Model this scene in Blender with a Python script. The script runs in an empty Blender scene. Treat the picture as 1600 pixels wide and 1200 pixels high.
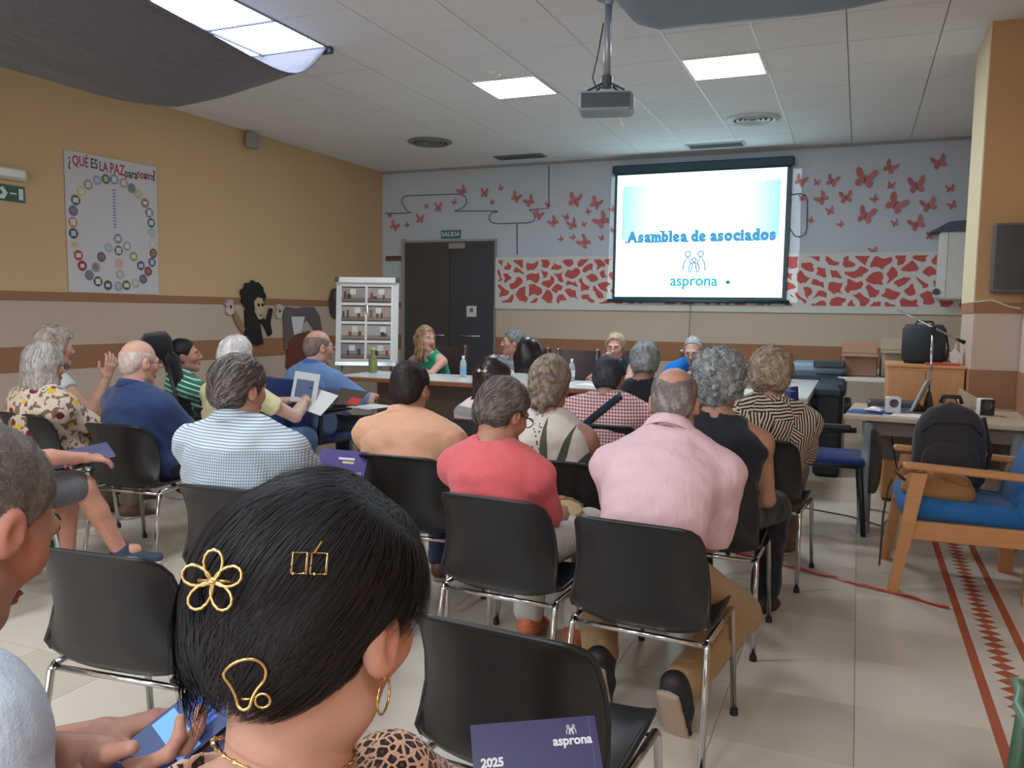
import bpy, math, random
import numpy as np
from mathutils import Matrix, Vector
random.seed(7)
RNG = np.random.default_rng(11)
SC = bpy.context.scene
COL = SC.collection
PI = math.pi
def rad(a): return a * PI / 180

# ---------------------------------------------------------------- camera
cam_d = bpy.data.cameras.new('camera')
cam = bpy.data.objects.new('camera', cam_d); COL.objects.link(cam)
SC.camera = cam
cam_d.sensor_fit = 'HORIZONTAL'; cam_d.sensor_width = 36.0
cam_d.lens = 1280.16 / 1600 * 36.0
cam_d.clip_start = 0.05; cam_d.clip_end = 60
def cam_axes(pitch=.0881226, yaw=.3983044, roll=-.0145655):
    cy, sy, cp, sp = math.cos(yaw), math.sin(yaw), math.cos(pitch), math.sin(pitch)
    fwd = Vector((-sy*cp, cy*cp, -sp)); right = Vector((cy, sy, 0)); down = -right.cross(fwd)
    c, s = math.cos(roll), math.sin(roll)
    return c*right + s*down, -s*right + c*down, fwd
_r, _d, _f = cam_axes()
CAMZ = 1.35
mw = Matrix.Identity(4)
for i in range(3):
    mw[i][0] = _r[i]; mw[i][1] = -_d[i]; mw[i][2] = -_f[i]
mw[2][3] = CAMZ
cam.matrix_world = mw

# ---------------------------------------------------------------- world, light, exposure
world = bpy.data.worlds.new('world'); SC.world = world
world.use_nodes = True
world.node_tree.nodes['Background'].inputs[0].default_value = (.75, .85, 1, 1)
world.node_tree.nodes['Background'].inputs[1].default_value = .6
SC.view_settings.view_transform = 'Standard'
SC.view_settings.look = 'None'
SC.view_settings.gamma = 1.0
SC.view_settings.use_curve_mapping = False
SC.view_settings.exposure = 0.0
PANEL_W = 41.0       # watts of each 60 cm ceiling panel
SKY_E = 5.4          # brightness of the skylight panes
FILL_WIN_E = 5.8          # brightness of the added, unseen fill panes in the rear wall
ROOM = dict(x0=-6.38, x1=1.6, y0=-4.6, y1=10.27, z1=3.31)

# ---------------------------------------------------------------- materials
def new_mat(name):
    m = bpy.data.materials.new(name); m.use_nodes = True
    return m, m.node_tree, m.node_tree.nodes['Principled BSDF']
def srgb(r, g, b):
    f = lambda c: ((c/255+.055)/1.055)**2.4 if c/255 > .04045 else c/255/12.92
    return (f(r), f(g), f(b), 1)
class NT:
    """small node helper"""
    def __init__(s, nt): s.nt = nt
    def n(s, typ, **kw):
        nd = s.nt.nodes.new(typ)
        for k, v in kw.items(): setattr(nd, k, v)
        return nd
    def inp(s, nd, key, v):
        if v is None: return
        if hasattr(v, 'is_output') or isinstance(v, bpy.types.NodeSocket): s.nt.links.new(v, nd.inputs[key])
        else: nd.inputs[key].default_value = v
    def math(s, op, a, b=None, c=None, clamp=False):
        nd = s.n('ShaderNodeMath', operation=op); nd.use_clamp = clamp
        s.inp(nd, 0, a); s.inp(nd, 1, b); s.inp(nd, 2, c)
        return nd.outputs[0]
    def mix(s, f, a, b):
        nd = s.n('ShaderNodeMix', data_type='RGBA')
        s.inp(nd, 0, f); s.inp(nd, 6, a); s.inp(nd, 7, b)
        return nd.outputs[2]
    def coord(s, kind='Object'): return s.n('ShaderNodeTexCoord').outputs[kind]
    def sep(s, v):
        nd = s.n('ShaderNodeSeparateXYZ'); s.inp(nd, 0, v); return nd.outputs
    def comb(s, x, y, z):
        nd = s.n('ShaderNodeCombineXYZ'); s.inp(nd, 0, x); s.inp(nd, 1, y); s.inp(nd, 2, z); return nd.outputs[0]
    def noise(s, vec, scale, detail=2, rough=.5):
        nd = s.n('ShaderNodeTexNoise'); s.inp(nd, 'Vector', vec)
        nd.inputs['Scale'].default_value = scale; nd.inputs['Detail'].default_value = detail; nd.inputs['Roughness'].default_value = rough
        return nd.outputs
    def voro(s, vec, scale, feature='F1', rnd=1.0):
        nd = s.n('ShaderNodeTexVoronoi', feature=feature); s.inp(nd, 'Vector', vec)
        nd.inputs['Scale'].default_value = scale; nd.inputs['Randomness'].default_value = rnd
        return nd.outputs
    def scale(s, vec, xyz):
        nd = s.n('ShaderNodeVectorMath', operation='MULTIPLY'); s.inp(nd, 0, vec); nd.inputs[1].default_value = xyz
        return nd.outputs[0]
    def bump(s, h, strength=.3, dist=.005):
        nd = s.n('ShaderNodeBump'); s.inp(nd, 'Height', h)
        nd.inputs['Strength'].default_value = strength; nd.inputs['Distance'].default_value = dist
        return nd.outputs[0]
MATS = {}
def M(name, col=None, rough=.6, metal=0.0, var=.06, scale=8, bump=0, bscale=60, emit=0, spec=None, coat=0, alpha=None, trans=0):
    """plain procedural material with a little colour variation and relief; col in 0..255 sRGB"""
    if name in MATS: return MATS[name]
    m, nt, b = new_mat(name); h = NT(nt)
    c = srgb(*col)
    b.inputs['Roughness'].default_value = rough; b.inputs['Metallic'].default_value = metal
    if spec is not None: b.inputs['Specular IOR Level'].default_value = spec
    if coat: b.inputs['Coat Weight'].default_value = coat; b.inputs['Coat Roughness'].default_value = .1
    v = h.coord()
    if var:
        nz = h.noise(v, scale, 3)[0]
        lo = tuple(x*(1-var) for x in c[:3]) + (1,); hi = tuple(min(1, x*(1+var)) for x in c[:3]) + (1,)
        nt.links.new(h.mix(nz, lo, hi), b.inputs['Base Color'])
    else: b.inputs['Base Color'].default_value = c
    if bump: nt.links.new(h.bump(h.noise(v, bscale, 3)[0], bump), b.inputs['Normal'])
    if emit: b.inputs['Emission Color'].default_value = c; b.inputs['Emission Strength'].default_value = emit
    if trans: b.inputs['Transmission Weight'].default_value = trans
    if alpha is not None: b.inputs['Alpha'].default_value = alpha
    MATS[name] = m
    return m
def fabric(name, col, pattern=None, rough=.85):
    """woven cloth; pattern(h, vec, base) returns a colour socket"""
    if name in MATS: return MATS[name]
    m, nt, b = new_mat(name); h = NT(nt); v = h.coord(); c = srgb(*col)
    b.inputs['Roughness'].default_value = rough; b.inputs['Specular IOR Level'].default_value = .25
    b.inputs['Sheen Weight'].default_value = .15
    nz = h.noise(v, 9, 3)[0]
    base = h.mix(nz, tuple(x*.92 for x in c[:3])+(1,), tuple(min(1, x*1.07) for x in c[:3])+(1,))
    if pattern: base = pattern(h, v, base)
    nt.links.new(base, b.inputs['Base Color'])
    wv = h.noise(h.scale(v, (1, 1, .45)), 14, 4, .55)[0]
    fine = h.noise(v, 420, 1)[0]
    nt.links.new(h.bump(h.math('ADD', h.math('MULTIPLY', wv, 1.0), h.math('MULTIPLY', fine, .06)), .45, .03), b.inputs['Normal'])
    MATS[name] = m
    return m
# pattern functions (object space of the wearer: x across, y forward, z up)
def stripes_pat(h, s, period, duty=.5):
    f = h.math('FRACT', h.math('DIVIDE', s, period))
    return h.math('LESS_THAN', f, duty)
def pat_gingham(h, v, base):
    x, y, z = h.sep(v)
    a = stripes_pat(h, h.math('ADD', x, h.math('MULTIPLY', y, .35)), .0175); b = stripes_pat(h, z, .0175)
    t = h.math('MULTIPLY', h.math('ADD', a, b), .5)
    return h.mix(t, srgb(228, 212, 212), srgb(150, 48, 58))
def pat_finecheck(h, v, base):
    x, y, z = h.sep(v)
    st = stripes_pat(h, z, .0098, .42); ck = stripes_pat(h, h.math('ADD', x, h.math('MULTIPLY', y, .4)), .0098, .42)
    yoke = h.math('GREATER_THAN', z, .855)
    t = h.math('MAXIMUM', st, h.math('MULTIPLY', ck, h.math('SUBTRACT', 1, yoke)))
    return h.mix(h.math('MULTIPLY', t, .75), srgb(205, 216, 222), srgb(92, 112, 132))
def pat_zebra(h, v, base):
    vo = h.voro(h.scale(v, (1, 1, .8)), 13)
    cs = h.n('ShaderNodeSeparateColor'); h.inp(cs, 0, vo['Color'])
    ang = h.math('MULTIPLY', cs.outputs[0], 6.283)
    x, y, z = h.sep(v)
    xx = h.math('ADD', x, h.math('MULTIPLY', y, .5))
    u = h.math('ADD', h.math('MULTIPLY', xx, h.math('COSINE', ang)), h.math('MULTIPLY', z, h.math('SINE', ang)))
    u = h.math('ADD', u, h.math('MULTIPLY', h.noise(v, 24)[0], .010))
    return h.mix(stripes_pat(h, u, .0155, .5), srgb(205, 185, 158), srgb(28, 26, 30))
def pat_floral(h, v, base):
    col = base
    n1 = h.noise(v, 26, 3)[0]
    col = h.mix(h.math('GREATER_THAN', n1, .56), col, srgb(120, 100, 84))
    d1 = h.voro(v, 13)
    yel = h.math('LESS_THAN', h.math('ADD', d1['Distance'], h.math('MULTIPLY', n1, .3)), .42)
    col = h.mix(yel, col, srgb(212, 176, 48))
    vv = h.n('ShaderNodeVectorMath', operation='ADD'); h.inp(vv, 0, v); vv.inputs[1].default_value = (3.3, 1.7, .4)
    d2 = h.voro(vv.outputs[0], 10)
    red = h.math('LESS_THAN', h.math('ADD', d2['Distance'], h.math('MULTIPLY', n1, .28)), .38)
    return h.mix(red, col, srgb(112, 34, 58))
def pat_leopard(h, v, base):
    d = h.voro(v, 68, 'DISTANCE_TO_EDGE')['Distance']
    nz = h.math('MULTIPLY', h.noise(v, 90)[0], .12)
    t = h.math('GREATER_THAN', d, h.math('ADD', .06, nz))
    d2 = h.voro(v, 68)['Distance']
    inner = h.math('LESS_THAN', d2, .22)
    return h.mix(inner, h.mix(t, srgb(205, 160, 132), srgb(40, 26, 26)), srgb(96, 62, 52))
def pat_bands(h, v, base):
    z = h.sep(v)[2]
    a = h.math('LESS_THAN', z, .80); b = h.math('LESS_THAN', z, .745)
    return h.mix(b, h.mix(a, srgb(226, 214, 204), srgb(150, 142, 144)), srgb(208, 158, 160))
def pat_greenstripe(h, v, base):
    z = h.sep(v)[2]
    zz = h.math('ADD', z, h.math('MULTIPLY', h.sep(v)[1], .4))
    return h.mix(stripes_pat(h, zz, .036, .3), srgb(38, 118, 92), srgb(205, 222, 210))
def pat_leaves(h, v, base):
    """long dark green palm blades fanning up over a cream top"""
    x, y, z = h.sep(v); col = base
    for x0, z0, dx, ln, w in ((-.005, .64, -.01, .27, .024), (.04, .64, .06, .24, .024), (.08, .63, .12, .18, .028), (-.04, .64, -.10, .18, .03), (-.06, .66, -.14, .12, .026)):
        t = h.math('DIVIDE', h.math('SUBTRACT', z, z0), ln, clamp=True)
        xc = h.math('ADD', x0, h.math('MULTIPLY', t, dx))
        wid = h.math('MULTIPLY', h.math('MULTIPLY', h.math('SUBTRACT', 1, t), h.math('ADD', t, .25)), w*1.9)
        inside = h.math('LESS_THAN', h.math('ABSOLUTE', h.math('SUBTRACT', x, xc)), wid)
        col = h.mix(inside, col, srgb(86, 88, 78))
    d = h.voro(v, 55)['Distance']
    dots = h.math('MULTIPLY', h.math('LESS_THAN', d, .25), h.math('LESS_THAN', h.math('ABSOLUTE', h.math('ADD', x, .045)), .02))
    return h.mix(dots, col, srgb(60, 52, 50))
def attr_mat(name, rough, spec=.4, bump=0, bscale=200):
    """colour from the mesh's own colour attribute (skin tone, lips, brows; hair shades)"""
    if name in MATS: return MATS[name]
    m, nt, b = new_mat(name); h = NT(nt)
    a = h.n('ShaderNodeAttribute'); a.attribute_name = 'col'
    nz = h.noise(h.coord(), 35, 3)[0]
    mul = h.n('ShaderNodeMix', data_type='RGBA', blend_type='MULTIPLY'); mul.inputs[0].default_value = 1
    h.inp(mul, 6, a.outputs['Color']); h.inp(mul, 7, h.mix(nz, (.88, .86, .86, 1), (1.06, 1.06, 1.06, 1)))
    nt.links.new(mul.outputs[2], b.inputs['Base Color'])
    b.inputs['Roughness'].default_value = rough; b.inputs['Specular IOR Level'].default_value = spec
    if bump: nt.links.new(h.bump(h.noise(h.coord(), bscale, 2)[0], bump, .002), b.inputs['Normal'])
    MATS[name] = m
    return m

# ---------------------------------------------------------------- mesh builder
class MB:
    def __init__(s): s.v = []; s.f = []
    def add(s, vs, fs):
        o = len(s.v); s.v += [tuple(p) for p in vs]; s.f += [tuple(i+o for i in f) for f in fs]; return s
    def box(s, x0, x1, y0, y1, z0, z1, bev=0, M=None):
        if bev <= 0:
            vs = [(x, y, z) for z in (z0, z1) for y in (y0, y1) for x in (x0, x1)]
            fs = [(0, 2, 3, 1), (4, 5, 7, 6), (0, 1, 5, 4), (2, 6, 7, 3), (0, 4, 6, 2), (1, 3, 7, 5)]
        else:
            b = min(bev, (x1-x0)*.49, (y1-y0)*.49, (z1-z0)*.49)
            ring = []
            def loop(ix, iy, z):
                i = ix; 
                return [(x0+i, y0+iy+b, z), (x0+i+b, y0+iy, z), (x1-i-b, y0+iy, z), (x1-i, y0+iy+b, z), (x1-i, y1-iy-b, z), (x1-i-b, y1-iy, z), (x0+i+b, y1-iy, z), (x0+i, y1-iy-b, z)]
            L = [loop(b*.7, b*.7, z0), loop(0, 0, z0+b), loop(0, 0, z1-b), loop(b*.7, b*.7, z1)]
            vs = sum(L, []); fs = [tuple(range(7, -1, -1)), tuple(range(24, 32))]
            for k in range(3):
                for i in range(8): fs.append((k*8+i, k*8+(i+1) % 8, k*8+8+(i+1) % 8, k*8+8+i))
        if M is not None: vs = [tuple(M @ Vector(p)) for p in vs]
        return s.add(vs, fs)
    def tube(s, pts, r, seg=8, closed=False, caps=True):
        P = [Vector(p) for p in pts]; n = len(P)
        rs = r if isinstance(r, (list, tuple)) else [r]*n
        vs = []; prev = None
        for i, p in enumerate(P):
            if closed: t = P[(i+1) % n]-P[i-1]
            else: t = P[min(i+1, n-1)]-P[max(i-1, 0)]
            t.normalize()
            if prev is None:
                a = Vector((0, 0, 1)) if abs(t.z) < .9 else Vector((1, 0, 0)); u = t.cross(a).normalized()
            else:
                u = prev - t*prev.dot(t); u.normalize()
            prev = u; w = t.cross(u)
            for k in range(seg):
                an = 2*PI*k/seg; vs.append(p + (u*math.cos(an)+w*math.sin(an))*rs[i])
        fs = []
        for i in range(n if closed else n-1):
            j = (i+1) % n
            for k in range(seg): fs.append((i*seg+k, i*seg+(k+1) % seg, j*seg+(k+1) % seg, j*seg+k))
        if caps and not closed: fs += [tuple(range(seg-1, -1, -1)), tuple(range((n-1)*seg, n*seg))]
        return s.add(vs, fs)
    def lathe(s, prof, seg=20, c=(0, 0, 0), M=None, cap=True):
        vs = []; n = len(prof)
        for r, z in prof:
            for k in range(seg):
                a = 2*PI*k/seg; vs.append((c[0]+r*math.cos(a), c[1]+r*math.sin(a), c[2]+z))
        fs = []
        for i in range(n-1):
            for k in range(seg): fs.append((i*seg+k, i*seg+(k+1) % seg, (i+1)*seg+(k+1) % seg, (i+1)*seg+k))
        if cap: fs += [tuple(range(seg-1, -1, -1)), tuple(range((n-1)*seg, n*seg))]
        if M is not None: vs = [tuple(M @ Vector(p)) for p in vs]
        return s.add(vs, fs)
    def prism(s, poly, t, M=None):
        """polygon in XY, thickness along +Z"""
        n = len(poly); vs = [(x, y, 0) for x, y in poly]+[(x, y, t) for x, y in poly]
        fs = [tuple(range(n-1, -1, -1)), tuple(range(n, 2*n))]+[(i, (i+1) % n, n+(i+1) % n, n+i) for i in range(n)]
        if M is not None: vs = [tuple(M @ Vector(p)) for p in vs]
        return s.add(vs, fs)
    def sheet(s, G, t):
        """grid of points G[i][j] given thickness t along its normals"""
        ni, nj = len(G), len(G[0]); A = np.array(G, float)
        du = np.gradient(A, axis=0); dv = np.gradient(A, axis=1); N = np.cross(du, dv); N /= np.linalg.norm(N, axis=2, keepdims=True)+1e-9
        top = A+N*t/2; bot = A-N*t/2
        vs = [tuple(p) for p in top.reshape(-1, 3)]+[tuple(p) for p in bot.reshape(-1, 3)]; o = ni*nj; fs = []
        for i in range(ni-1):
            for j in range(nj-1):
                a, b, c, d = i*nj+j, (i+1)*nj+j, (i+1)*nj+j+1, i*nj+j+1
                fs += [(a, b, c, d), (o+d, o+c, o+b, o+a)]
        for j in range(nj-1):
            a, b = j, j+1; fs.append((a, b, o+b, o+a)); a, b = (ni-1)*nj+j, (ni-1)*nj+j+1; fs.append((b, a, o+a, o+b))
        for i in range(ni-1):
            a, b = i*nj, (i+1)*nj; fs.append((b, a, o+a, o+b)); a, b = i*nj+nj-1, (i+1)*nj+nj-1; fs.append((a, b, o+b, o+a))
        return s.add(vs, fs)
    def mesh(s, name, mat, smooth=False):
        me = bpy.data.meshes.new(name); me.from_pydata(s.v, [], s.f); me.update()
        if mat is not None: me.materials.append(mat)
        if smooth: 
            me.polygons.foreach_set('use_smooth', [True]*len(me.polygons))
            if smooth == 'auto':
                try: me.set_sharp_from_angle(angle=rad(40))
                except Exception: pass
        return me
    def build(s, name, mat, parent=None, smooth=False, loc=None):
        return link(name, s.mesh(name, mat, smooth), parent, loc)
def link(name, me, parent=None, loc=None):
    o = bpy.data.objects.new(name, me); COL.objects.link(o)
    if parent is not None: o.parent = parent
    if loc is not None: o.location = loc
    return o
def empty(name, loc=(0, 0, 0), rz=0):
    o = bpy.data.objects.new(name, None); COL.objects.link(o); o.location = loc; o.rotation_euler = (0, 0, rz)
    o.empty_display_size = .1
    return o
def tag(o, label=None, cat=None, group=None, kind=None):
    if label: o['label'] = label
    if cat: o['category'] = cat
    if group: o['group'] = group
    if kind: o['kind'] = kind
    return o
def copy_tree(o, parent=None):
    c = o.copy(); COL.objects.link(c); c.parent = parent
    for ch in [x for x in bpy.data.objects if x.parent == o]: copy_tree(ch, c)
    return c
def box_obj(name, dims, mat, parent=None, bev=0, smooth=False):
    return MB().box(*dims, bev=bev).build(name, mat, parent, smooth)
def text_mesh(body, size, mat, parent, M, name='lettering', extrude=.0008, bold=0, xscale=1.0, align='CENTER'):
    cu = bpy.data.curves.new(name, 'FONT'); cu.body = body; cu.size = size; cu.align_x = align; cu.align_y = 'CENTER'
    cu.extrude = extrude; cu.offset = bold; cu.resolution_u = 3
    tmp = bpy.data.objects.new(name+'_tmp', cu); COL.objects.link(tmp)
    dg = bpy.context.evaluated_depsgraph_get()
    me = bpy.data.meshes.new_from_object(tmp.evaluated_get(dg))
    bpy.data.objects.remove(tmp); bpy.data.curves.remove(cu)
    me.name = name; me.materials.clear(); me.materials.append(mat)
    me.transform(M @ Matrix.Diagonal((xscale, 1, 1, 1)))
    return link(name, me, parent)
# orientation of things that hang on walls: local x = along the wall, local y = up, local z = out of the wall
def on_back(x, z, y=10.27): return Matrix(((1, 0, 0, x), (0, 0, -1, y), (0, 1, 0, z), (0, 0, 0, 1)))
def on_left(y, z, x=-6.38): return Matrix(((0, 0, 1, x), (1, 0, 0, y), (0, 1, 0, z), (0, 0, 0, 1)))
# ================================================================ the room
X0, X1, Y0, Y1, ZC = ROOM['x0'], ROOM['x1'], ROOM['y0'], ROOM['y1'], ROOM['z1']
def wall_paint(name, col): return M(name, col, rough=.75, var=.05, scale=1.2, bump=.06, bscale=90)
yellow = wall_paint('yellow_wall_paint', (208, 176, 134))
beige = wall_paint('beige_wall_paint', (196, 174, 156))
brown = wall_paint('brown_band_paint', (154, 108, 78))
grey_beige = wall_paint('grey_beige_paint', (196, 180, 160))
white = wall_paint('white_wall_paint', (190, 198, 206))
cream = wall_paint('cream_paint', (222, 204, 168))
ochre = wall_paint('ochre_paint', (186, 144, 100))
ceil_m = M('ceiling_tile_white', (232, 234, 238), rough=.8, var=.03, scale=6, bump=.08, bscale=140)
grid_m = M('ceiling_gap', (168, 164, 160), rough=.7)
grout = M('floor_grout', (128, 112, 96), rough=.8)
tile_m = M('floor_tile_cream', (202, 190, 174), rough=.20, var=.07, scale=5, spec=.5)
tile_m2 = M('floor_tile_cream_b', (195, 182, 165), rough=.22, var=.07, scale=5, spec=.5)
tile_m3 = M('floor_tile_cream_c', (207, 196, 181), rough=.18, var=.06, scale=4, spec=.5)
terracotta = M('terracotta_inlay', (170, 84, 56), rough=.35, var=.12, scale=30)

# floor
floor = box_obj('floor', (X0-.15, X1+.15, Y0-.15, Y1+.15, -.12, -.003), grout)
tag(floor, 'cream tiled floor of the assembly hall', kind='structure')
T = .4225
tile_mesh = {}
spots = []
for i in range(-16, 4):
    for j in range(-12, 18):
        xa, ya = .049+i*T, 3.0+j*T
        if xa+T < X0 or xa > X1 or ya+T < Y0 or ya > Y1: continue
        if .05 < xa+T/2 < .049+T*2 and i == 1: continue
        spots.append((xa, ya))
def tile_key(p):
    x, y = p[0]+T/2, p[1]+T/2
    d = -.386*x+.918*y; l = .92*x+.386*y
    vis = d > .5 and abs(l/d) < .68 and d > 1.4
    return (0 if vis else 1, d)
spots.sort(key=tile_key)
for mi, mm in enumerate((tile_m, tile_m2, tile_m3)):
    tile_mesh[mi] = MB().box(.0011, T-.0011, .0011, T-.0011, -.008, 0).mesh('floor_tile', mm)
rest = MB()
rt = random.Random(3)
for k, (xa, ya) in enumerate(spots):
    xb, yb = min(xa+T, X1), min(ya+T, Y1); xs, ys = max(xa, X0), max(ya, Y0)
    full = xs == xa and ys == ya and xb == xa+T and yb == ya+T
    if k < 290 and full: link('floor_tile', tile_mesh[rt.randrange(3)], floor, (xa, ya, 0))
    else: rest.box(xs+.0011, xb-.0011, ys+.0011, yb-.0011, -.008, 0)
tag(rest.build('floor_tiles_beyond', tile_m, floor), kind='stuff')
# inlaid border: cream bed, two terracotta strips in pieces, a row of diamonds
bed = MB()
for j in range(-12, 18):
    ya = 3.0+j*T
    ys, yb = max(ya, Y0), min(ya+T, Y1)
    if yb > ys: bed.box(.049+T+.001, .049+2*T-.001, ys+.001, yb-.001, -.008, -.0005)
bed.build('border_bed', tile_m3, floor)
sm = MB().box(0, .034, .002, T-.002, -.004, .0006).mesh('border_strip', terracotta)
for j in range(-3, 9):
    for xx in (.468, .664): link('border_strip', sm, floor, (xx, 3.0+j*T, 0))
dme = MB().prism([(0, -.036), (.042, 0), (0, .036), (-.042, 0)], .003).mesh('diamond_inlay', terracotta)
for j in range(58):
    link('diamond_inlay', dme, floor, (.583, 2.55+j*.0745, -.0024))

# walls ------------------------------------------------------------
def wall(name, label, mat, dims):
    return tag(box_obj(name, dims, mat), label, kind='structure')
wl = wall('wall_left', 'long left wall, ochre yellow above and beige below', yellow, (X0-.15, X0, Y0-.15, Y1+.15, -.1, ZC+.1))
box_obj('lower_panel', (X0-.01, X0+.004, Y0, Y1, 0, 1.385), beige, wl)
box_obj('upper_band', (X0-.01, X0+.014, Y0, Y1, 1.385, 1.46), brown, wl, bev=.004)
box_obj('lower_band', (X0-.01, X0+.010, Y0, Y1, .79, 1.0), brown, wl, bev=.003)
wb = wall('wall_back', 'white back wall behind the head table with a beige and brown dado', white, (X0-.15, X1+.15, Y1, Y1+.15, -.1, ZC+.1))
box_obj('lower_panel', (-4.58, X1, Y1-.004, Y1+.01, 0, 1.40), grey_beige, wb)
box_obj('lower_panel', (X0, -6.0, Y1-.004, Y1+.01, 0, 1.385), beige, wb)
box_obj('lower_band', (-4.58, X1, Y1-.010, Y1+.01, .76, 1.0), brown, wb, bev=.003)
box_obj('lower_band', (X0, -6.0, Y1-.010, Y1+.01, .79, 1.0), brown, wb, bev=.003)
box_obj('upper_band', (X0, -6.0, Y1-.016, Y1+.01, 1.385, 1.46), brown, wb, bev=.003)
box_obj('short_band', (X0+.06, -6.0, Y1-.016, Y1+.01, 2.05, 2.12), M('dark_band', (98, 74, 62), rough=.6), wb, bev=.003)
wall('wall_right', 'ochre right wall of the hall', ochre, (X1, X1+.15, Y0-.15, Y1+.15, -.1, ZC+.1))
wall('wall_rear', 'yellow rear wall of the hall', yellow, (X0-.15, X1+.15, Y0-.15, Y0, -.1, ZC+.1))
# added glowing windows, out of view, to brighten surfaces facing the camera
wn = empty('window_3', (0, Y0, 0)); tag(wn, 'row of daylight windows in the rear wall', kind='structure')
wf_m = M('window_frame_white', (220, 220, 216), rough=.5); wp_m = None
for k in range(5):
    xa = -5.9+k*1.45; fr = MB()
    for dims in ((xa, xa+1.3, .95, 1.0), (xa, xa+1.3, 2.75, 2.8), (xa, xa+.05, 1.0, 2.75), (xa+1.25, xa+1.3, 1.0, 2.75)): fr.box(dims[0], dims[1], 0, .06, dims[2], dims[3])
    fr.build('window_frame', wf_m, wn)
    m_ = MATS.get('window_daylight')
    if m_ is None:
        m_, nt_, b_ = new_mat('window_daylight'); b_.inputs['Emission Color'].default_value = (.80, .90, 1, 1); b_.inputs['Emission Strength'].default_value = FILL_WIN_E; MATS['window_daylight'] = m_
    box_obj('pane', (xa+.05, xa+1.25, .01, .02, 1.0, 2.75), m_, wn)  # self-glowing sheet, added as fill light from behind the camera
# column with the wall stub beside it
colu = empty('wall_column', (0, 0, 0)); tag(colu, 'ochre column with cream side and brown bands right of the screen', kind='structure')
def column_block(x0, x1, y0, y1):
    box_obj('column_shaft', (x0, x1, y0, y1, 1.46, ZC), ochre, colu)
    box_obj('column_band', (x0-.006, x1, y0-.006, y1, 1.385, 1.46), brown, colu)
    box_obj('column_middle', (x0, x1, y0, y1, 1.0, 1.385), beige, colu)
    box_obj('column_lower_band', (x0-.006, x1, y0-.006, y1, .74, 1.0), brown, colu)
    box_obj('column_foot', (x0, x1, y0, y1, 0, .74), beige, colu)
column_block(.722, 1.3, 6.4, 7.12)
column_block(1.0, X1, 4.95, 6.41)
box_obj('column_side_face', (.714, .722, 6.401, 7.12, 1.46, ZC), cream, colu)

# ceiling ----------------------------------------------------------
ceiling = tag(box_obj('ceiling', (X0-.15, X1+.15, Y0-.15, Y1+.15, ZC+.012, ZC+.14), grid_m), 'suspended tile ceiling with light panels and a skylight', kind='structure')
G = .6
SKYLS = [(-5.57, -3.77, 1.10, 5.30), (-1.37, .43, 1.10, 5.30)]       # skylight openings x0,x1,y0,y1
LIGHTS = [(-3.17, 6.5), (-1.37, 6.5), (-3.17, 2.3), (-3.17, -1.3), (-1.37, -1.3), (.43, -1.3), (-5.57, -1.3)]
ct_me = MB().box(.004, G-.004, .004, G-.004, -.0, .02).mesh('ceiling_tile', ceil_m)
restc = MB(); cnt = 0
for i in range(-9, 6):
    for j in range(-20, 7):
        xa, ya = -1.37+i*G, 7.1+j*G
        xb, yb = xa+G, ya+G
        if xb <= X0 or xa >= X1 or yb <= Y0 or ya >= Y1: continue
        if any(xa > q[0]-.05 and xb < q[1]+.05 and ya > q[2]-.05 and yb < q[3]+.05 for q in SKYLS): continue
        if any(abs(xa-lx) < .05 and abs(ya-ly) < .05 for lx, ly in LIGHTS): continue
        full = xa >= X0 and xb <= X1 and ya >= Y0 and yb <= Y1
        if full and ya > 2.2: link('ceiling_tile', ct_me, ceiling, (xa, ya, ZC)); cnt += 1
        else: restc.box(max(xa, X0)+.004, min(xb, X1)-.004, max(ya, Y0)+.004, min(yb, Y1)-.004, ZC, ZC+.02)
tag(restc.build('ceiling_tiles_beyond', ceil_m, ceiling), kind='stuff')
chrome_strip = M('pale_ceiling_rail', (222, 222, 222), rough=.4)
for xx in (-1.37, -.77, -1.97): box_obj('ceiling_rail', (xx-.008, xx+.008, 5.3, Y1, ZC-.004, ZC+.006), chrome_strip, ceiling)
box_obj('edge_trim', (X0, X1, Y1-.03, Y1, ZC-.03, ZC), M('edge_trim_grey', (150, 150, 150), rough=.6), ceiling)

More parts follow.
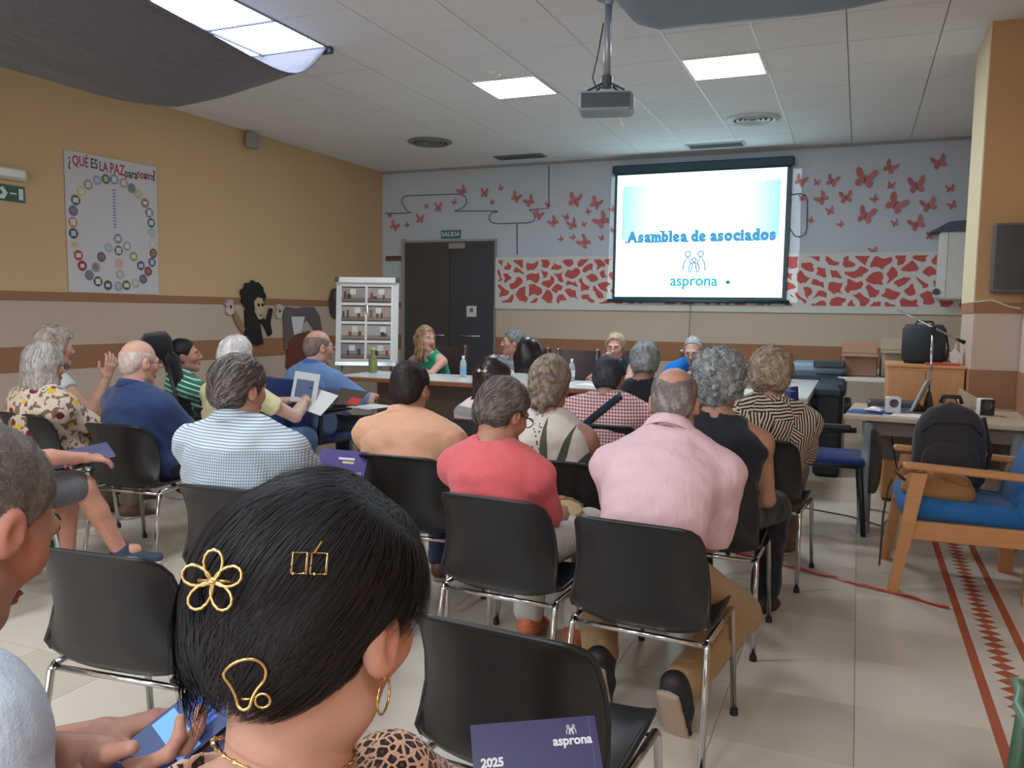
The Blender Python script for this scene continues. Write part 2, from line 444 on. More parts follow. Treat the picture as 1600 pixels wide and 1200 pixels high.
# light panels
lamp_white = M('lamp_frame_white', (235, 235, 235), rough=.4)
def emis(name, col, strength, base=True):
    if name in MATS: return MATS[name]
    m, nt, b = new_mat(name)
    b.inputs['Base Color'].default_value = srgb(*col) if base else (0, 0, 0, 1)
    if not base: b.inputs['Specular IOR Level'].default_value = 0
    b.inputs['Emission Color'].default_value = srgb(*col); b.inputs['Emission Strength'].default_value = strength
    MATS[name] = m; return m
LNAMES = {0: 'square ceiling light panel nearest the door side, glowing white', 1: 'square ceiling light panel between the projector and the column'}
for k, (lx, ly) in enumerate(LIGHTS):
    t = empty('ceiling_light', (lx+G/2, ly+G/2, ZC)); 
    tag(t, LNAMES.get(k, 'square ceiling light panel %s' % ('above the audience, between the two hanging cloths', 'by the rear windows, second from the yellow wall', 'by the rear windows, third from the yellow wall', 'by the rear windows, farthest from the yellow wall', 'by the rear windows, next to the yellow wall')[max(0, k-2)]), 'ceiling light', 'square ceiling light panels')
    f = MB(); a = .298
    for dims in ((-a, a, -a, -a+.018), (-a, a, a-.018, a), (-a, -a+.018, -a+.018, a-.018), (a-.018, a, -a+.018, a-.018)): f.box(*dims, -.012, .02)
    f.build('frame', lamp_white, t)
    box_obj('diffuser', (-a+.018, a-.018, -a+.018, a-.018, -.006, .004), emis('lamp_diffuser', (245, 248, 255), 6.0), t)
    ld = bpy.data.lights.new('panel_lamp', 'AREA'); ld.shape = 'SQUARE'; ld.size = .52; ld.energy = PANEL_W; ld.color = (.80, .91, 1.0)
    lo = bpy.data.objects.new('panel_lamp', ld); COL.objects.link(lo); lo.parent = t; lo.location = (0, 0, -.016)

# skylights
pane_m = emis('skylight_pane', (225, 238, 255), SKY_E)
pme = MB().box(.008, G-.008, .008, G-.008, 0, .012).mesh('pane', pane_m)
bar_m = M('skylight_bar', (120, 124, 140), rough=.5)
for q, (x0s, x1s, y0s, y1s) in enumerate(SKYLS):
    sk = empty('window_%d' % (q+1), (0, 0, 0))
    tag(sk, ('square-paned skylight above the dark cloth by the yellow wall', 'square-paned skylight above the cloth near the column')[q], kind='structure')
    for i in range(3):
        for j in range(7): link('pane', pme, sk, (x0s+i*G, y0s+j*G, ZC+.004))
    for i in range(4): box_obj('glazing_bar', (x0s+i*G-.009, x0s+i*G+.009, y0s, y1s, ZC-.008, ZC+.012), bar_m, sk)
    for j in range(8): box_obj('glazing_bar', (x0s, x1s, y0s+j*G-.009, y0s+j*G+.009, ZC-.008, ZC+.012), bar_m, sk)
    box_obj('edge_bar', (x0s-.02, x1s+.03, y1s-.01, y1s+.03, ZC-.045, ZC), M('edge_bar_dark', (70, 72, 84), rough=.5), sk)

# double door
dw, dz = (-5.985, -4.585), 2.30
d1 = empty('door_1', (0, Y1, 0)); tag(d1, 'dark brown double door under the exit sign', kind='structure')
door_m = M('door_dark_brown', (74, 66, 64), rough=.55, var=.1, scale=3)
door_m2 = M('door_dark_grey', (64, 66, 74), rough=.5, var=.08, scale=3)
dfr = M('door_frame_grey', (150, 150, 148), rough=.6)
xm = -5.27
for dims in ((dw[0]-.05, dw[0], 0, dz+.05), (dw[1], dw[1]+.012, 0, dz+.03), (dw[0], dw[1], dz, dz+.03)):
    box_obj('door_frame', (dims[0], dims[1], -.05, .0, dims[2], dims[3]), dfr, d1)
lf = box_obj('door_leaf', (dw[0]+.006, xm-.006, -.035, .02, .005, dz-.006), door_m, d1, bev=.004)
rf = box_obj('door_leaf', (xm+.004, dw[1]-.004, -.04, .02, .005, dz-.006), door_m2, d1, bev=.004)
steel = M('brushed_steel', (190, 190, 186), rough=.3, metal=.9)
for leaf, xa, xb in ((lf, -5.55, -5.33), (rf, -5.15, -4.78)):
    hb = MB().tube([(xa, -.055, 1.005), (xb, -.055, 1.005)], .012, 8)
    for xq in (xa+.02, xb-.02): hb.tube([(xq, -.055, 1.005), (xq, -.02, 1.005)], .01, 6)
    hb.build('push_bar', steel, leaf, True)
box_obj('notice', (-5.0, -4.85, -.044, -.041, 1.27, 1.42), M('paper_white', (214, 214, 210), rough=.8), rf)
box_obj('notice_print', (-4.95, -4.90, -.0455, -.0435, 1.33, 1.39), M('print_grey', (110, 116, 116), rough=.8), rf)
box_obj('door_closer', (-5.27, -5.02, -.09, -.04, 2.2, 2.28), M('closer_grey', (150, 142, 136), rough=.5), rf, bev=.008)
# ================================================================ things on the walls and ceiling
# hanging cloths under the skylights
def sling(label, x0, x1, y0, y1, prof, mat, inset=.0, far=.12):
    nu, nv = 29, 41; G_ = []
    for j in range(nv):
        v = j/(nv-1); V = min(1, 1-math.exp(-v/far))*min(1, 1-math.exp(-(1-v)/far)); row = []
        for i in range(nu):
            u = i/(nu-1)
            s = np.interp(u, [p[0] for p in prof], [p[1] for p in prof])
            x = x1+(x0-x1)*u + (inset*v-.12*V)*(1-u)
            wob = .012*math.sin(9*u+7*v)*V
            row.append((x, y1+(y0-y1)*v, ZC-.012-s*V+wob))
        G_.append(row)
    o = MB().sheet(G_, .004).build('hanging_cloth', mat, None, True)
    return tag(o, label, 'cloth', 'cloths slung under the skylights')
cloth_grey = fabric('awning_grey', (104, 102, 112))
sling('dark grey cloth slung under the skylight by the yellow wall', -5.9, -3.77, 1.1, 5.29, [(0, .33), (.12, .39), (.3, .45), (.5, .48), (.7, .42), (.85, .26), (.95, .1), (1, 0)], cloth_grey, .75, .045)
sling('grey-blue cloth slung from the ceiling in front of the projector', -1.44, .52, 1.3, 5.2, [(0, 0), (.05, .15), (.14, .27), (.3, .29), (.5, .28), (.7, .29), (.86, .29), (.95, .22), (1, 0)], M('awning_blue_grey', (140, 156, 172), rough=.8, bump=.1), 0, .02)

# round and slot air vents
vent_m = M('vent_grey', (118, 124, 130), rough=.5); vent_l = M('vent_pale', (196, 204, 208), rough=.45)
for (x, y, mm, lab) in ((-4.7, 8.6, vent_m, 'round grey ceiling vent on the door side'), (-1.07, 8.66, vent_l, 'round pale ceiling vent above the screen')):
    t = empty('round_vent', (x, y, ZC)); tag(t, lab, 'vent', 'round ceiling vents')
    MB().lathe([(.26, 0), (.26, -.012), (.22, -.03), (.19, -.02), (.19, .0)], 28).build('rim', mm, t, 'auto')
    for r in (.15, .10, .05): MB().lathe([(r+.022, -.012), (r+.016, -.024), (r-.012, -.012), (r-.012, -.006)], 24, cap=False).build('ring', mm, t, 'auto')
for (x, y, mm, lab) in ((-4.05, 9.77, vent_m, 'grey slot vent in the ceiling left of the screen'), (-1.62, 9.83, vent_l, 'pale slot vent in the ceiling just above the screen')):
    t = empty('slot_vent', (x, y, ZC)); tag(t, lab, 'vent', 'slot ceiling vents')
    MB().box(-.33, .33, -.11, .11, -.014, 0, bev=.006).build('frame', mm, t)
    for k in range(4): box_obj('slat', (-.3, .3, -.085+k*.046, -.065+k*.046, -.024, -.012), M('vent_dark', (84, 96, 104), rough=.5), t)
t = empty('smoke_detector', (-2.86, 6.32, ZC)); tag(t, 'white smoke detector beside the ceiling light', 'detector')
MB().lathe([(.055, 0), (.055, -.018), (.045, -.032), (.02, -.038)], 20).build('body', M('white_plastic', (222, 222, 218), rough=.4), t, 'auto')
MB().lathe([(.058, -.006), (.058, -.0)], 20).build('base', M('white_plastic', (222, 222, 218), rough=.4), t, 'auto')
t = empty('wall_speaker', (X0, 7.45, 3.2)); tag(t, 'small grey loudspeaker high in the corner of the yellow wall', 'loudspeaker')
spk_g = M('speaker_grey', (160, 150, 142), rough=.6)
box_obj('body', (.03, .12, -.07, .07, -.08, .08), spk_g, t, bev=.012); box_obj('bracket', (0, .045, -.03, .03, -.03, .03), spk_g, t)

# projector on its ceiling pole
pj = empty('projector', (-1.53, 5.1, 2.66)); pj.rotation_euler = (0, 0, rad(14)); tag(pj, 'grey projector hanging from a ceiling pole', 'projector')
pg = M('projector_grey', (150, 162, 168), rough=.45); pdk = M('projector_dark', (70, 76, 84), rough=.5)
box_obj('body', (-.17, .17, -.12, .12, -.06, .055), pg, pj, bev=.02)
box_obj('front_grille', (-.15, .15, -.126, -.118, -.045, .04), pdk, pj)
box_obj('side_panel', (.168, .176, -.1, .1, -.045, .04), M('projector_pale', (186, 204, 212), rough=.4), pj)
MB().lathe([(.032, 0), (.036, .02), (.03, .03), (.024, .02)], 18, M=Matrix.Translation((.1, .115, -.0)) @ Matrix.Rotation(-PI/2, 4, 'X')).build('lens', M('lens_dark', (30, 40, 50), rough=.1), pj, 'auto')
MB().tube([(0, 0, .16), (0, 0, .65)], .022, 12).build('pole', M('pole_grey', (160, 166, 170), rough=.35, metal=.4), pj, True)
MB().lathe([(.075, .65), (.075, .635), (.03, .62), (.024, .60)], 18).build('ceiling_plate', pg, pj, 'auto')
mt = MB()
for a in range(4):
    dx, dy = (.11 if a % 2 else -.11), (.08 if a // 2 else -.08); mt.tube([(0, 0, .14), (dx, dy, .065), (dx, dy, .05)], .008, 6)
mt.lathe([(.035, .10), (.035, .17)], 14).build('mount', pdk, pj, 'auto')
MB().tube([(-.03, .02, .5), (-.06, .0, .3), (-.09, .0, .16), (-.06, .05, .10), (-.04, .08, .06)], .005, 6).build('cable', pdk, pj, True)
MB().tube([(.09, .1, -.06), (.1, .1, -.10), (.115, .11, -.12)], .01, 6).build('dangling_tag', M('tag_white', (235, 240, 240), rough=.5), pj)
# projector beam: rectangular spot that lights the screen and spills a little beyond it
sp = bpy.data.lights.new('projector_beam', 'SPOT'); sp.energy = 420; sp.color = (.78, .95, 1.0); sp.spot_size = rad(36); sp.spot_blend = 0; sp.shadow_soft_size = .004
sp.use_nodes = True
h = NT(sp.node_tree); em = sp.node_tree.nodes['Emission']
so = bpy.data.objects.new('projector_beam', sp); COL.objects.link(so)
lens_w = Vector((-1.53+.06, 5.1+.215, 2.66)); so.location = lens_w
tgt = Vector((-1.83, 10.2, 2.335)); q_ = (tgt-lens_w).to_track_quat('-Z', 'Y'); so.rotation_euler = q_.to_euler()
inv = q_.to_matrix().inverted()
ext = []
for (x, z) in ((-2.98, 3.06), (-.70, 3.06), (-2.98, 1.50), (-.70, 1.50)):
    l = inv @ (Vector((x, 10.25, z))-lens_w); ext.append((l.x/-l.z, l.y/-l.z))
xa_, xb_ = min(e[0] for e in ext), max(e[0] for e in ext); ya_, yb_ = min(e[1] for e in ext), max(e[1] for e in ext)
xyz = h.sep(h.coord('Normal'))
u = h.math('DIVIDE', xyz[0], h.math('ABSOLUTE', xyz[2])); v = h.math('DIVIDE', xyz[1], h.math('ABSOLUTE', xyz[2]))
ins = h.math('MULTIPLY', h.math('MULTIPLY', h.math('GREATER_THAN', u, xa_), h.math('LESS_THAN', u, xb_)), h.math('MULTIPLY', h.math('GREATER_THAN', v, ya_), h.math('LESS_THAN', v, yb_)))
sp.node_tree.links.new(ins, em.inputs['Strength'])

# projection screen
ps = empty('projection_screen', (-1.86, 10.19, 1.51)); tag(ps, 'pull-down projection screen showing the assembly slide', 'screen')
teal_bk = M('screen_border', (18, 42, 52), rough=.6); case_m = M('screen_case', (30, 62, 78), rough=.5)
sw, sh = 1.055, 1.66
box_obj('case', (-sw-.03, sw+.03, -.05, .03, sh-.08, sh+.02), case_m, ps, bev=.012)
box_obj('border', (-sw, sw, -.012, -.004, 0.0, sh-.07), teal_bk, ps)
MB().tube([(-sw-.06, -.012, .0), (sw+.04, -.012, .0)], .022, 10).build('bottom_bar', case_m, ps, True)
cm, nt, b = new_mat('slide_light'); h = NT(nt); x, y, z = h.sep(h.coord())
# slide: white page with a pale cyan box fading to white in its middle
bx = h.math('MULTIPLY', h.math('LESS_THAN', h.math('ABSOLUTE', x), .945), h.math('MULTIPLY', h.math('GREATER_THAN', z, .76), h.math('LESS_THAN', z, 1.42)))
edge = h.math('POWER', h.math('DIVIDE', h.math('ABSOLUTE', x), .95), 2.2)
cyan = h.math('MULTIPLY', bx, h.math('MULTIPLY', edge, .9))
colr = h.mix(h.math('MULTIPLY', cyan, 1.05, clamp=True), (1.35, 2.0, 2.1, 1), (.40, .86, .97, 1))
nt.links.new(colr, b.inputs['Emission Color']); b.inputs['Emission Strength'].default_value = 1.0; b.inputs['Base Color'].default_value = (0, 0, 0, 1); b.inputs['Specular IOR Level'].default_value = 0
cv = box_obj('canvas', (-sw+.035, sw-.045, -.016, -.010, .05, sh-.10), cm, ps)
blue_e = emis('slide_text_blue', (84, 166, 220), 1.0, False); cyan_e = emis('slide_text_cyan', (64, 190, 214), 1.0, False); line_e = emis('slide_logo_line', (60, 136, 172), 1.0, False)
OB = Matrix(((1, 0, 0, 0), (0, 0, -1, 0), (0, 1, 0, 0), (0, 0, 0, 1)))
def on_screen(x, z): return Matrix.Translation((x, -.0165, z)) @ OB
def slab_title(body, size, mat, parent, x_c, z_c, width):
    """heavy slab-serif line: each letter a part, with serif bars added to its stems"""
    SER = {'A': [(0, 0), (1, 0)], 'm': [(.06, 0), (.5, 0), (.94, 0), (.03, 1)], 'b': [(.02, 1)], 'l': [(.5, 0), (.3, 1)], 'd': [(.92, 0), (.80, 1)], 'i': [(.5, 0), (.2, .68)], 'a': [(.95, 0)], 's': [], 'e': [], 'o': [], 'c': []}
    objs = []; cur = 0
    for chh in body:
        if chh == ' ': cur += size*.27; continue
        o = text_mesh(chh, size, mat, parent, Matrix.Identity(4), 'letter', .0006, .0105, 1.0, 'LEFT')
        xs = [v.co.x for v in o.data.vertices]; ys = [v.co.y for v in o.data.vertices]; w = max(xs)-min(xs); y0, y1 = min(ys), max(ys)
        vs = [(v.co.x-min(xs), v.co.y, v.co.z) for v in o.data.vertices]; fs = [tuple(p.vertices) for p in o.data.polygons]
        mb = MB(); mb.add(vs, fs); t_ = size*.11; hw = size*.17
        for fx, fy in SER.get(chh, []):
            yy = y0+t_/2 if fy == 0 else y0+(y1-y0)*fy-t_/2
            mb.box(w*fx-hw*(1 if fy == 0 else 1.1), w*fx+hw*(1 if fy == 0 else .3), yy-t_/2, yy+t_/2, -.0006, .0006)
        bpy.data.objects.remove(o); objs.append((mb, cur, w)); cur += w+size*.045
    k = width/cur
    for mb, cx, w in objs:
        Mx = on_screen(x_c, z_c) @ Matrix.Translation((-width/2+cx*k, 0, 0)) @ Matrix.Diagonal((k, k*1.12, 1, 1))
        mb.v = [tuple(Mx @ Vector(p)) for p in mb.v]; mb.build('letter', mat, parent)
slab_title('Asamblea de asociados', .15, blue_e, ps, .02, .785, 1.80)
text_mesh('asprona', .185, cyan_e, ps, on_screen(-.03, .245), 'slide_name', .0006, .003, .98)
def logo(parent, mat, T, s, r):
    """three figures holding hands drawn in one line"""
    mb = MB()
    def pl(pts, closed=False): mb.tube([T @ Vector((px*s, py*s, 0)) for px, py in pts], r, 5, closed)
    for cx, cy, rr in ((-.30, .78, .13), (.30, .78, .13), (0, .50, .10)):
        pl([(cx+rr*math.cos(a*PI/8), cy+rr*math.sin(a*PI/8)) for a in range(16)], True)
    for sg in (-1, 1):
        pl([(sg*.52, 0), (sg*.50, .3), (sg*.42, .5), (sg*.30, .62), (sg*.2, .5), (sg*.16, .35), (sg*.08, .36)])
        pl([(sg*.0, .38), (sg*.08, .34), (sg*.11, .1), (sg*.17, -.08), (sg*.24, -.02), (sg*.24, .15), (sg*.16, .36)])
    return mb.build('logo', mat, parent)
logo(ps, line_e, on_screen(-.03, .37), .26, .0065)
box_obj('cursor_mark', (.36, .405, -.0175, -.0165, .21, .25), line_e, ps)
# pull cord of the screen
MB().tube([(-2.0+.08, 10.2, 1.5), (-1.95+.03, 10.2, 1.3), (-1.93, 10.2, 1.02)], .004, 5).build('screen_pull_cord', pdk)
tag(bpy.data.objects['screen_pull_cord'], 'thin dark pull cord hanging below the projection screen', 'cord')

# wall lines: dark cord laid in a puzzle outline
cord_m = M('cord_dark', (70, 84, 88), rough=.6)
L1 = [(-6.33, 2.72), (-5.9, 2.72), (-5.98, 2.76), (-6.04, 2.84), (-6.06, 2.89), (-6.03, 2.95), (-5.93, 2.96), (-5.12, 2.95), (-5.05, 2.91), (-5.03, 2.84), (-5.06, 2.78), (-5.12, 2.75), (-5.22, 2.72), (-4.57, 2.7), (-4.57, 2.69), (-4.65, 2.68), (-4.69, 2.64), (-4.69, 2.59), (-4.65, 2.55), (-4.56, 2.53), (-4.12, 2.53), (-4.04, 2.55), (-4.01, 2.62), (-4.04, 2.66), (-4.11, 2.7), (-3.83, 2.71), (-3.84, 3.27)]
tag(MB().tube([(x, Y1-.008, z) for x, z in L1], .006, 5).build('cable', cord_m), 'dark cord laid in a jigsaw outline over the door', 'cord')
tag(MB().tube([(-4.28, Y1-.008, 2.53), (-4.27, Y1-.008, 2.11)], .007, 5).build('cable', cord_m), 'short vertical cord between the jigsaw outline and the lattice', 'cord')
L3 = [(-0.81, 2.76), (-0.7, 2.77), (-0.64, 2.74), (-0.62, 2.69), (-0.61, 2.36), (-0.63, 2.3), (-0.68, 2.27), (-0.74, 2.28), (-0.8, 2.37)]
tag(MB().tube([(x, Y1-.03, z) for x, z in L3], .006, 5).build('cable', cord_m), 'grey cord loop at the right edge of the screen', 'cord')

# paper butterflies
BFL = [(-5.09, 2.99, 0.5), (-4.76, 2.95, 0.5), (-4.52, 3.0, 0.3), (-4.3, 2.87, 0.5), (-4.1, 2.81, 0.5), (-3.84, 2.76, 0.35), (-5.66, 2.8, 0.3), (-5.47, 2.78, 0.5), (-5.22, 2.84, 0.3), (-4.65, 2.82, 0.3), (-6.25, 2.7, 0.35), (-6.17, 2.54, 0.5), (-5.97, 2.55, 0.3), (-5.75, 2.63, 0.45), (-3.97, 2.63, 0.5), (-3.46, 2.8, 0.8), (-3.18, 2.75, 0.6), (-3.29, 2.65, 0.3), (-3.58, 2.59, 0.35), (-3.5, 2.49, 0.5), (-3.34, 2.49, 0.3), (-3.1, 2.53, 0.8), (-3.76, 2.53, 0.5), (-3.65, 2.31, 0.3), (-3.48, 2.33, 0.3), (-3.33, 2.26, 0.75), (-3.1, 2.31, 0.3), (-2.96, 2.67, 0.35), (-2.96, 2.41, 0.3)]
BFR = [(-0.71, 2.92, 0.45), (-0.52, 2.89, 0.3), (-0.36, 2.9, 0.5), (-0.01, 2.91, 1.0), (0.24, 3.02, 0.55), (0.73, 3.05, 0.6), (-0.68, 2.72, 0.35), (-0.46, 2.71, 0.5), (-0.2, 2.71, 0.55), (0.26, 2.82, 0.35), (0.52, 2.81, 0.85), (0.85, 2.76, 0.35), (0.1, 2.68, 0.35), (0.32, 2.61, 0.9), (0.65, 2.59, 0.6), (0.88, 2.58, 0.35), (-0.37, 2.56, 0.4), (0.01, 2.5, 0.85), (-0.24, 2.41, 0.3), (0.32, 2.4, 0.35), (0.54, 2.39, 0.6), (-0.57, 2.46, 0.3), (0.68, 2.25, 0.35), (0.11, 2.1, 0.35)]
bf_m = M('butterfly_paper', (190, 114, 116), rough=.8, var=.05); bf_b = M('butterfly_body_paper', (160, 84, 88), rough=.8)
wing_up = [(0, .02), (.10, .16), (.30, .44), (.46, .50), (.52, .42), (.50, .24), (.40, .06), (.28, -.02), (.05, -.02)]
wing_lo = [(0, 0), (.26, -.02), (.40, -.12), (.42, -.28), (.34, -.40), (.20, -.40), (.08, -.24), (.02, -.08)]
ORD = ['first', 'second', 'third', 'fourth', 'fifth', 'sixth', 'seventh', 'eighth', 'ninth', 'tenth', 'eleventh', 'twelfth', 'thirteenth', 'fourteenth', 'fifteenth', 'sixteenth', 'seventeenth', 'eighteenth', 'nineteenth', 'twentieth', 'twenty-first', 'twenty-second', 'twenty-third', 'twenty-fourth', 'twenty-fifth', 'twenty-sixth', 'twenty-seventh', 'twenty-eighth', 'twenty-ninth']
rb = random.Random(5)
for lst, where in ((BFL, 'counting from the yellow wall to the screen'), (BFR, 'counting from the screen to the column')):
    for k, (x, z, s) in enumerate(sorted(lst)):
        size = (.055+.15*s if s > .4 else .2*s+.01)*1.12
        t = empty('paper_butterfly', (x, Y1-.004, z)); t.rotation_euler = (0, rad(rb.uniform(-50, 35)), 0)
        sz = 'large' if s > .7 else 'medium' if s > .42 else 'small'
        tag(t, '%s red paper butterfly, %s %s' % (sz, ORD[k], where), 'butterfly', 'paper butterflies on the back wall')
        for sg in (-1, 1):
            sk_ = rb.uniform(.75, 1.05)
            MW = on_back(0, 0, 0) @ Matrix.Rotation(sg*rad(-16), 4, 'Y') @ Matrix.Diagonal((sg*size*sk_, size, 1, 1))
            wb_ = MB(); wb_.prism(wing_up, .0015, MW); wb_.prism(wing_lo, .0015, MW); wb_.build('wing', bf_m, t)
        MB().tube([tuple(on_back(0, 0, 0) @ Vector((0, q*size, .004))) for q in (-.26, -.1, .1, .2)], [.004*s+.002]*4, 5).build('body', bf_b, t)

# red lattice frieze: white board with red patches showing through its cut-outs
fz = empty('lattice_frieze', (0, Y1-.016, 0)); tag(fz, 'white lattice frieze with red cut-out patches below the butterflies', 'frieze')
panel_w = M('frieze_white', (208, 208, 202), rough=.7); patch_r = M('frieze_red', (188, 84, 82), rough=.75, var=.06)
box_obj('board', (-4.58, 1.12, -.018, -.004, 1.385, 2.08), panel_w, fz)
rf_ = random.Random(21)
FX0, FX1, FZ0, FZ1 = -4.53, 1.04, 1.47, 2.04
seeds = []
ncol, nrow = 29, 4
for i in range(-1, ncol+1):
    for j in range(-1, nrow+1):
        seeds.append((FX0+(i+.5+rf_.uniform(-.42, .42))*(FX1-FX0)/ncol, FZ0+(j+.5+(.25 if i % 2 else -.25)+rf_.uniform(-.38, .38))*(FZ1-FZ0)/nrow))
def clip(poly, nx, nz, c):
    out = []
    for i in range(len(poly)):
        a, b_ = poly[i], poly[(i+1) % len(poly)]; da, db = a[0]*nx+a[1]*nz-c, b_[0]*nx+b_[1]*nz-c
        if da <= 0: out.append(a)
        if da*db < 0: t_ = da/(da-db); out.append((a[0]+(b_[0]-a[0])*t_, a[1]+(b_[1]-a[1])*t_))
    return out
for sx, sz in seeds:
    poly = [(FX0, FZ0), (FX1, FZ0), (FX1, FZ1), (FX0, FZ1)]
    gap = rf_.uniform(.021, .034)
    for qx, qz in seeds:
        dx, dz_ = qx-sx, qz-sz; d = math.hypot(dx, dz_)
        if d < 1e-6 or d > .6: continue
        nx, nz = dx/d, dz_/d
        poly = clip(poly, nx, nz, (sx+qx)/2*nx+(sz+qz)/2*nz-gap)
        if len(poly) < 3: break
    if len(poly) < 3: continue
    ar = abs(sum(poly[i][0]*poly[(i+1) % len(poly)][1]-poly[(i+1) % len(poly)][0]*poly[i][1] for i in range(len(poly))))/2
    if ar < .0012: continue
    # densify, wave the outline, round it
    pts = []
    for i in range(len(poly)):
        a, b_ = poly[i], poly[(i+1) % len(poly)]; n = max(1, int(math.hypot(a[0]-b_[0], a[1]-b_[1])/.03))
        pts += [(a[0]+(b_[0]-a[0])*k/n, a[1]+(b_[1]-a[1])*k/n) for k in range(n)]
    def wav(p):
        if p[1] > FZ1-.004 or p[1] < FZ0+.004: return p
        return (p[0]+.020*math.sin(p[1]*34+p[0]*9)+.008*math.sin(p[1]*71), min(FZ1, max(FZ0, p[1]+.016*math.sin(p[0]*37+p[1]*11))))
    pts = [wav(p) for p in pts]
    MB().prism(pts, .003, Matrix(((1, 0, 0, 0), (0, 0, -1, -.017), (0, 1, 0, 0), (0, 0, 0, 1)))).build('red_patch', patch_r, fz)

# white wall cabinet with a dark sloping top beside the column
t = empty('wall_projector_housing', (.86, 10.1, 1.55)); tag(t, 'white wall-mounted housing with dark sloping lid beside the column', 'housing')
wp = M('white_plastic', (222, 222, 218), rough=.4)
box_obj('body', (-.10, .22, -.14, .16, 0, .72), wp, t, bev=.015)
box_obj('front_panel', (-.11, -.02, -.15, -.13, .02, .70), M('panel_white', (232, 234, 232), rough=.4), t, bev=.006)
MB().prism([(-.2, .72), (.24, .72), (.24, .84), (-.02, .82)], .34, Matrix(((1, 0, 0, 0), (0, 0, 1, -.18), (0, 1, 0, 0), (0, 0, 0, 1)))).build('lid', M('lid_dark', (78, 88, 104), rough=.5), t)
MB().lathe([(.035, 0), (.035, .03)], 14, M=Matrix.Translation((-.11, -.15, .08)) @ Matrix.Rotation(PI/2, 4, 'X')).build('knob', M('knob_dark', (70, 70, 70), rough=.4), t, 'auto')

# exit signs and emergency light
sg_ = empty('exit_sign', (-5.27, Y1-.005, 2.405)); tag(sg_, 'small green exit sign over the double door', 'sign')
box_obj('plate', (-.15, .15, -.012, 0, -.055, .055), M('sign_green', (44, 104, 100), rough=.5), sg_)
text_mesh('SALIDA', .085, M('sign_white', (206, 222, 216), rough=.6), sg_, Matrix.Translation((0, -.0125, 0)) @ OB, 'lettering', .0005, .002)
es = empty('escape_sign', (X0+.004, 4.62, 2.245)); tag(es, 'green escape route sign with pictogram on the yellow wall', 'sign')
OL = Matrix(((0, 0, 1, 0), (1, 0, 0, 0), (0, 1, 0, 0), (0, 0, 0, 1)))
MB().prism([(-.17, -.065), (.13, -.065), (.13, .065), (-.17, .065)], .004, OL).build('plate', M('sign_dark_green', (42, 82, 62), rough=.5), es)
sgw = M('sign_white', (206, 222, 216), rough=.6)
TL = Matrix.Translation((.004, 0, 0)) @ OL
MB().prism([(.075, -.045), (.115, -.045), (.115, .045), (.075, .045)], .001, TL).build('door_symbol', sgw, es)
MB().prism([(.0, -.006), (.055, -.006), (.055, .006), (.0, .006)], .001, TL).build('arrow', sgw, es)
fg = MB()
for pl in ([(-.12, -.05), (-.08, -.02), (-.06, 0), (-.09, .03), (-.06, .05), (-.02, 0), (-.05, -.05)],): fg.prism(pl, .001, TL)
fg.build('running_figure', sgw, es)
el = empty('emergency_light', (X0, 4.6, 2.40)); tag(el, 'pale emergency light box above the escape route sign', 'light')
box_obj('housing', (0, .06, -.17, .15, -.05, .05), M('emergency_cream', (206, 196, 180), rough=.5), el, bev=.015)
box_obj('lens', (.055, .066, -.14, .12, -.03, .03), M('emergency_lens', (226, 222, 214), rough=.3), el, bev=.004)

# peace poster
po = empty('peace_poster', (X0+.005, 5.63, 1.47)); tag(po, 'white poster with photo discs in a peace symbol on the yellow wall', 'poster')
OLp = Matrix.Translation((0, 0, -1.47)) @ OL          # local: x = wall y - 5.63, y = height
MB().prism([(-.50, 1.465), (.50, 1.465), (.505, 2.70), (-.505, 2.685)], .003, OLp).build('sheet', M('poster_paper', (206, 202, 204), rough=.85, var=.03), po)
DISC = [(5.453, 2.473), (5.547, 2.497), (5.638, 2.507), (5.742, 2.491), (5.832, 2.456), (5.908, 2.412), (5.986, 2.338), (6.034, 2.251), (6.056, 2.157), (6.062, 2.064), (6.067, 1.962), (6.073, 1.866), (6.055, 1.778), (6.005, 1.688), (5.942, 1.611), (5.848, 1.568), (5.743, 1.545), (5.653, 1.532), (5.536, 1.537), (5.43, 1.568), (5.341, 1.62), (5.271, 1.7), (5.235, 1.789), (5.201, 1.879), (5.192, 1.977), (5.191, 2.073), (5.198, 2.173), (5.225, 2.268), (5.284, 2.352), (5.358, 2.42), (5.661, 1.971), (5.555, 1.88), (5.665, 1.862), (5.761, 1.911), (5.474, 1.792), (5.666, 1.744), (5.835, 1.819), (5.411, 1.696), (5.674, 1.642), (5.918, 1.737)]
DCOL = [(150, 168, 178), (96, 110, 120), (118, 140, 176), (178, 150, 134), (110, 140, 160), (196, 180, 110), (150, 118, 118), (98, 104, 128), (86, 88, 118), (160, 186, 178), (210, 186, 190), (120, 80, 80), (88, 98, 130), (150, 66, 66), (86, 112, 138), (190, 176, 158), (104, 86, 80), (120, 168, 180), (80, 90, 100), (98, 62, 60), (84, 120, 170), (146, 58, 60), (158, 78, 66), (206, 198, 178), (74, 66, 72), (190, 130, 84), (72, 116, 170), (90, 96, 88), (208, 186, 150), (150, 138, 126), (110, 140, 170), (170, 178, 176), (92, 100, 110), (158, 166, 160), (96, 96, 110), (206, 170, 160), (148, 160, 92), (150, 150, 160), (180, 170, 150), (100, 92, 100)]
rd = random.Random(9)
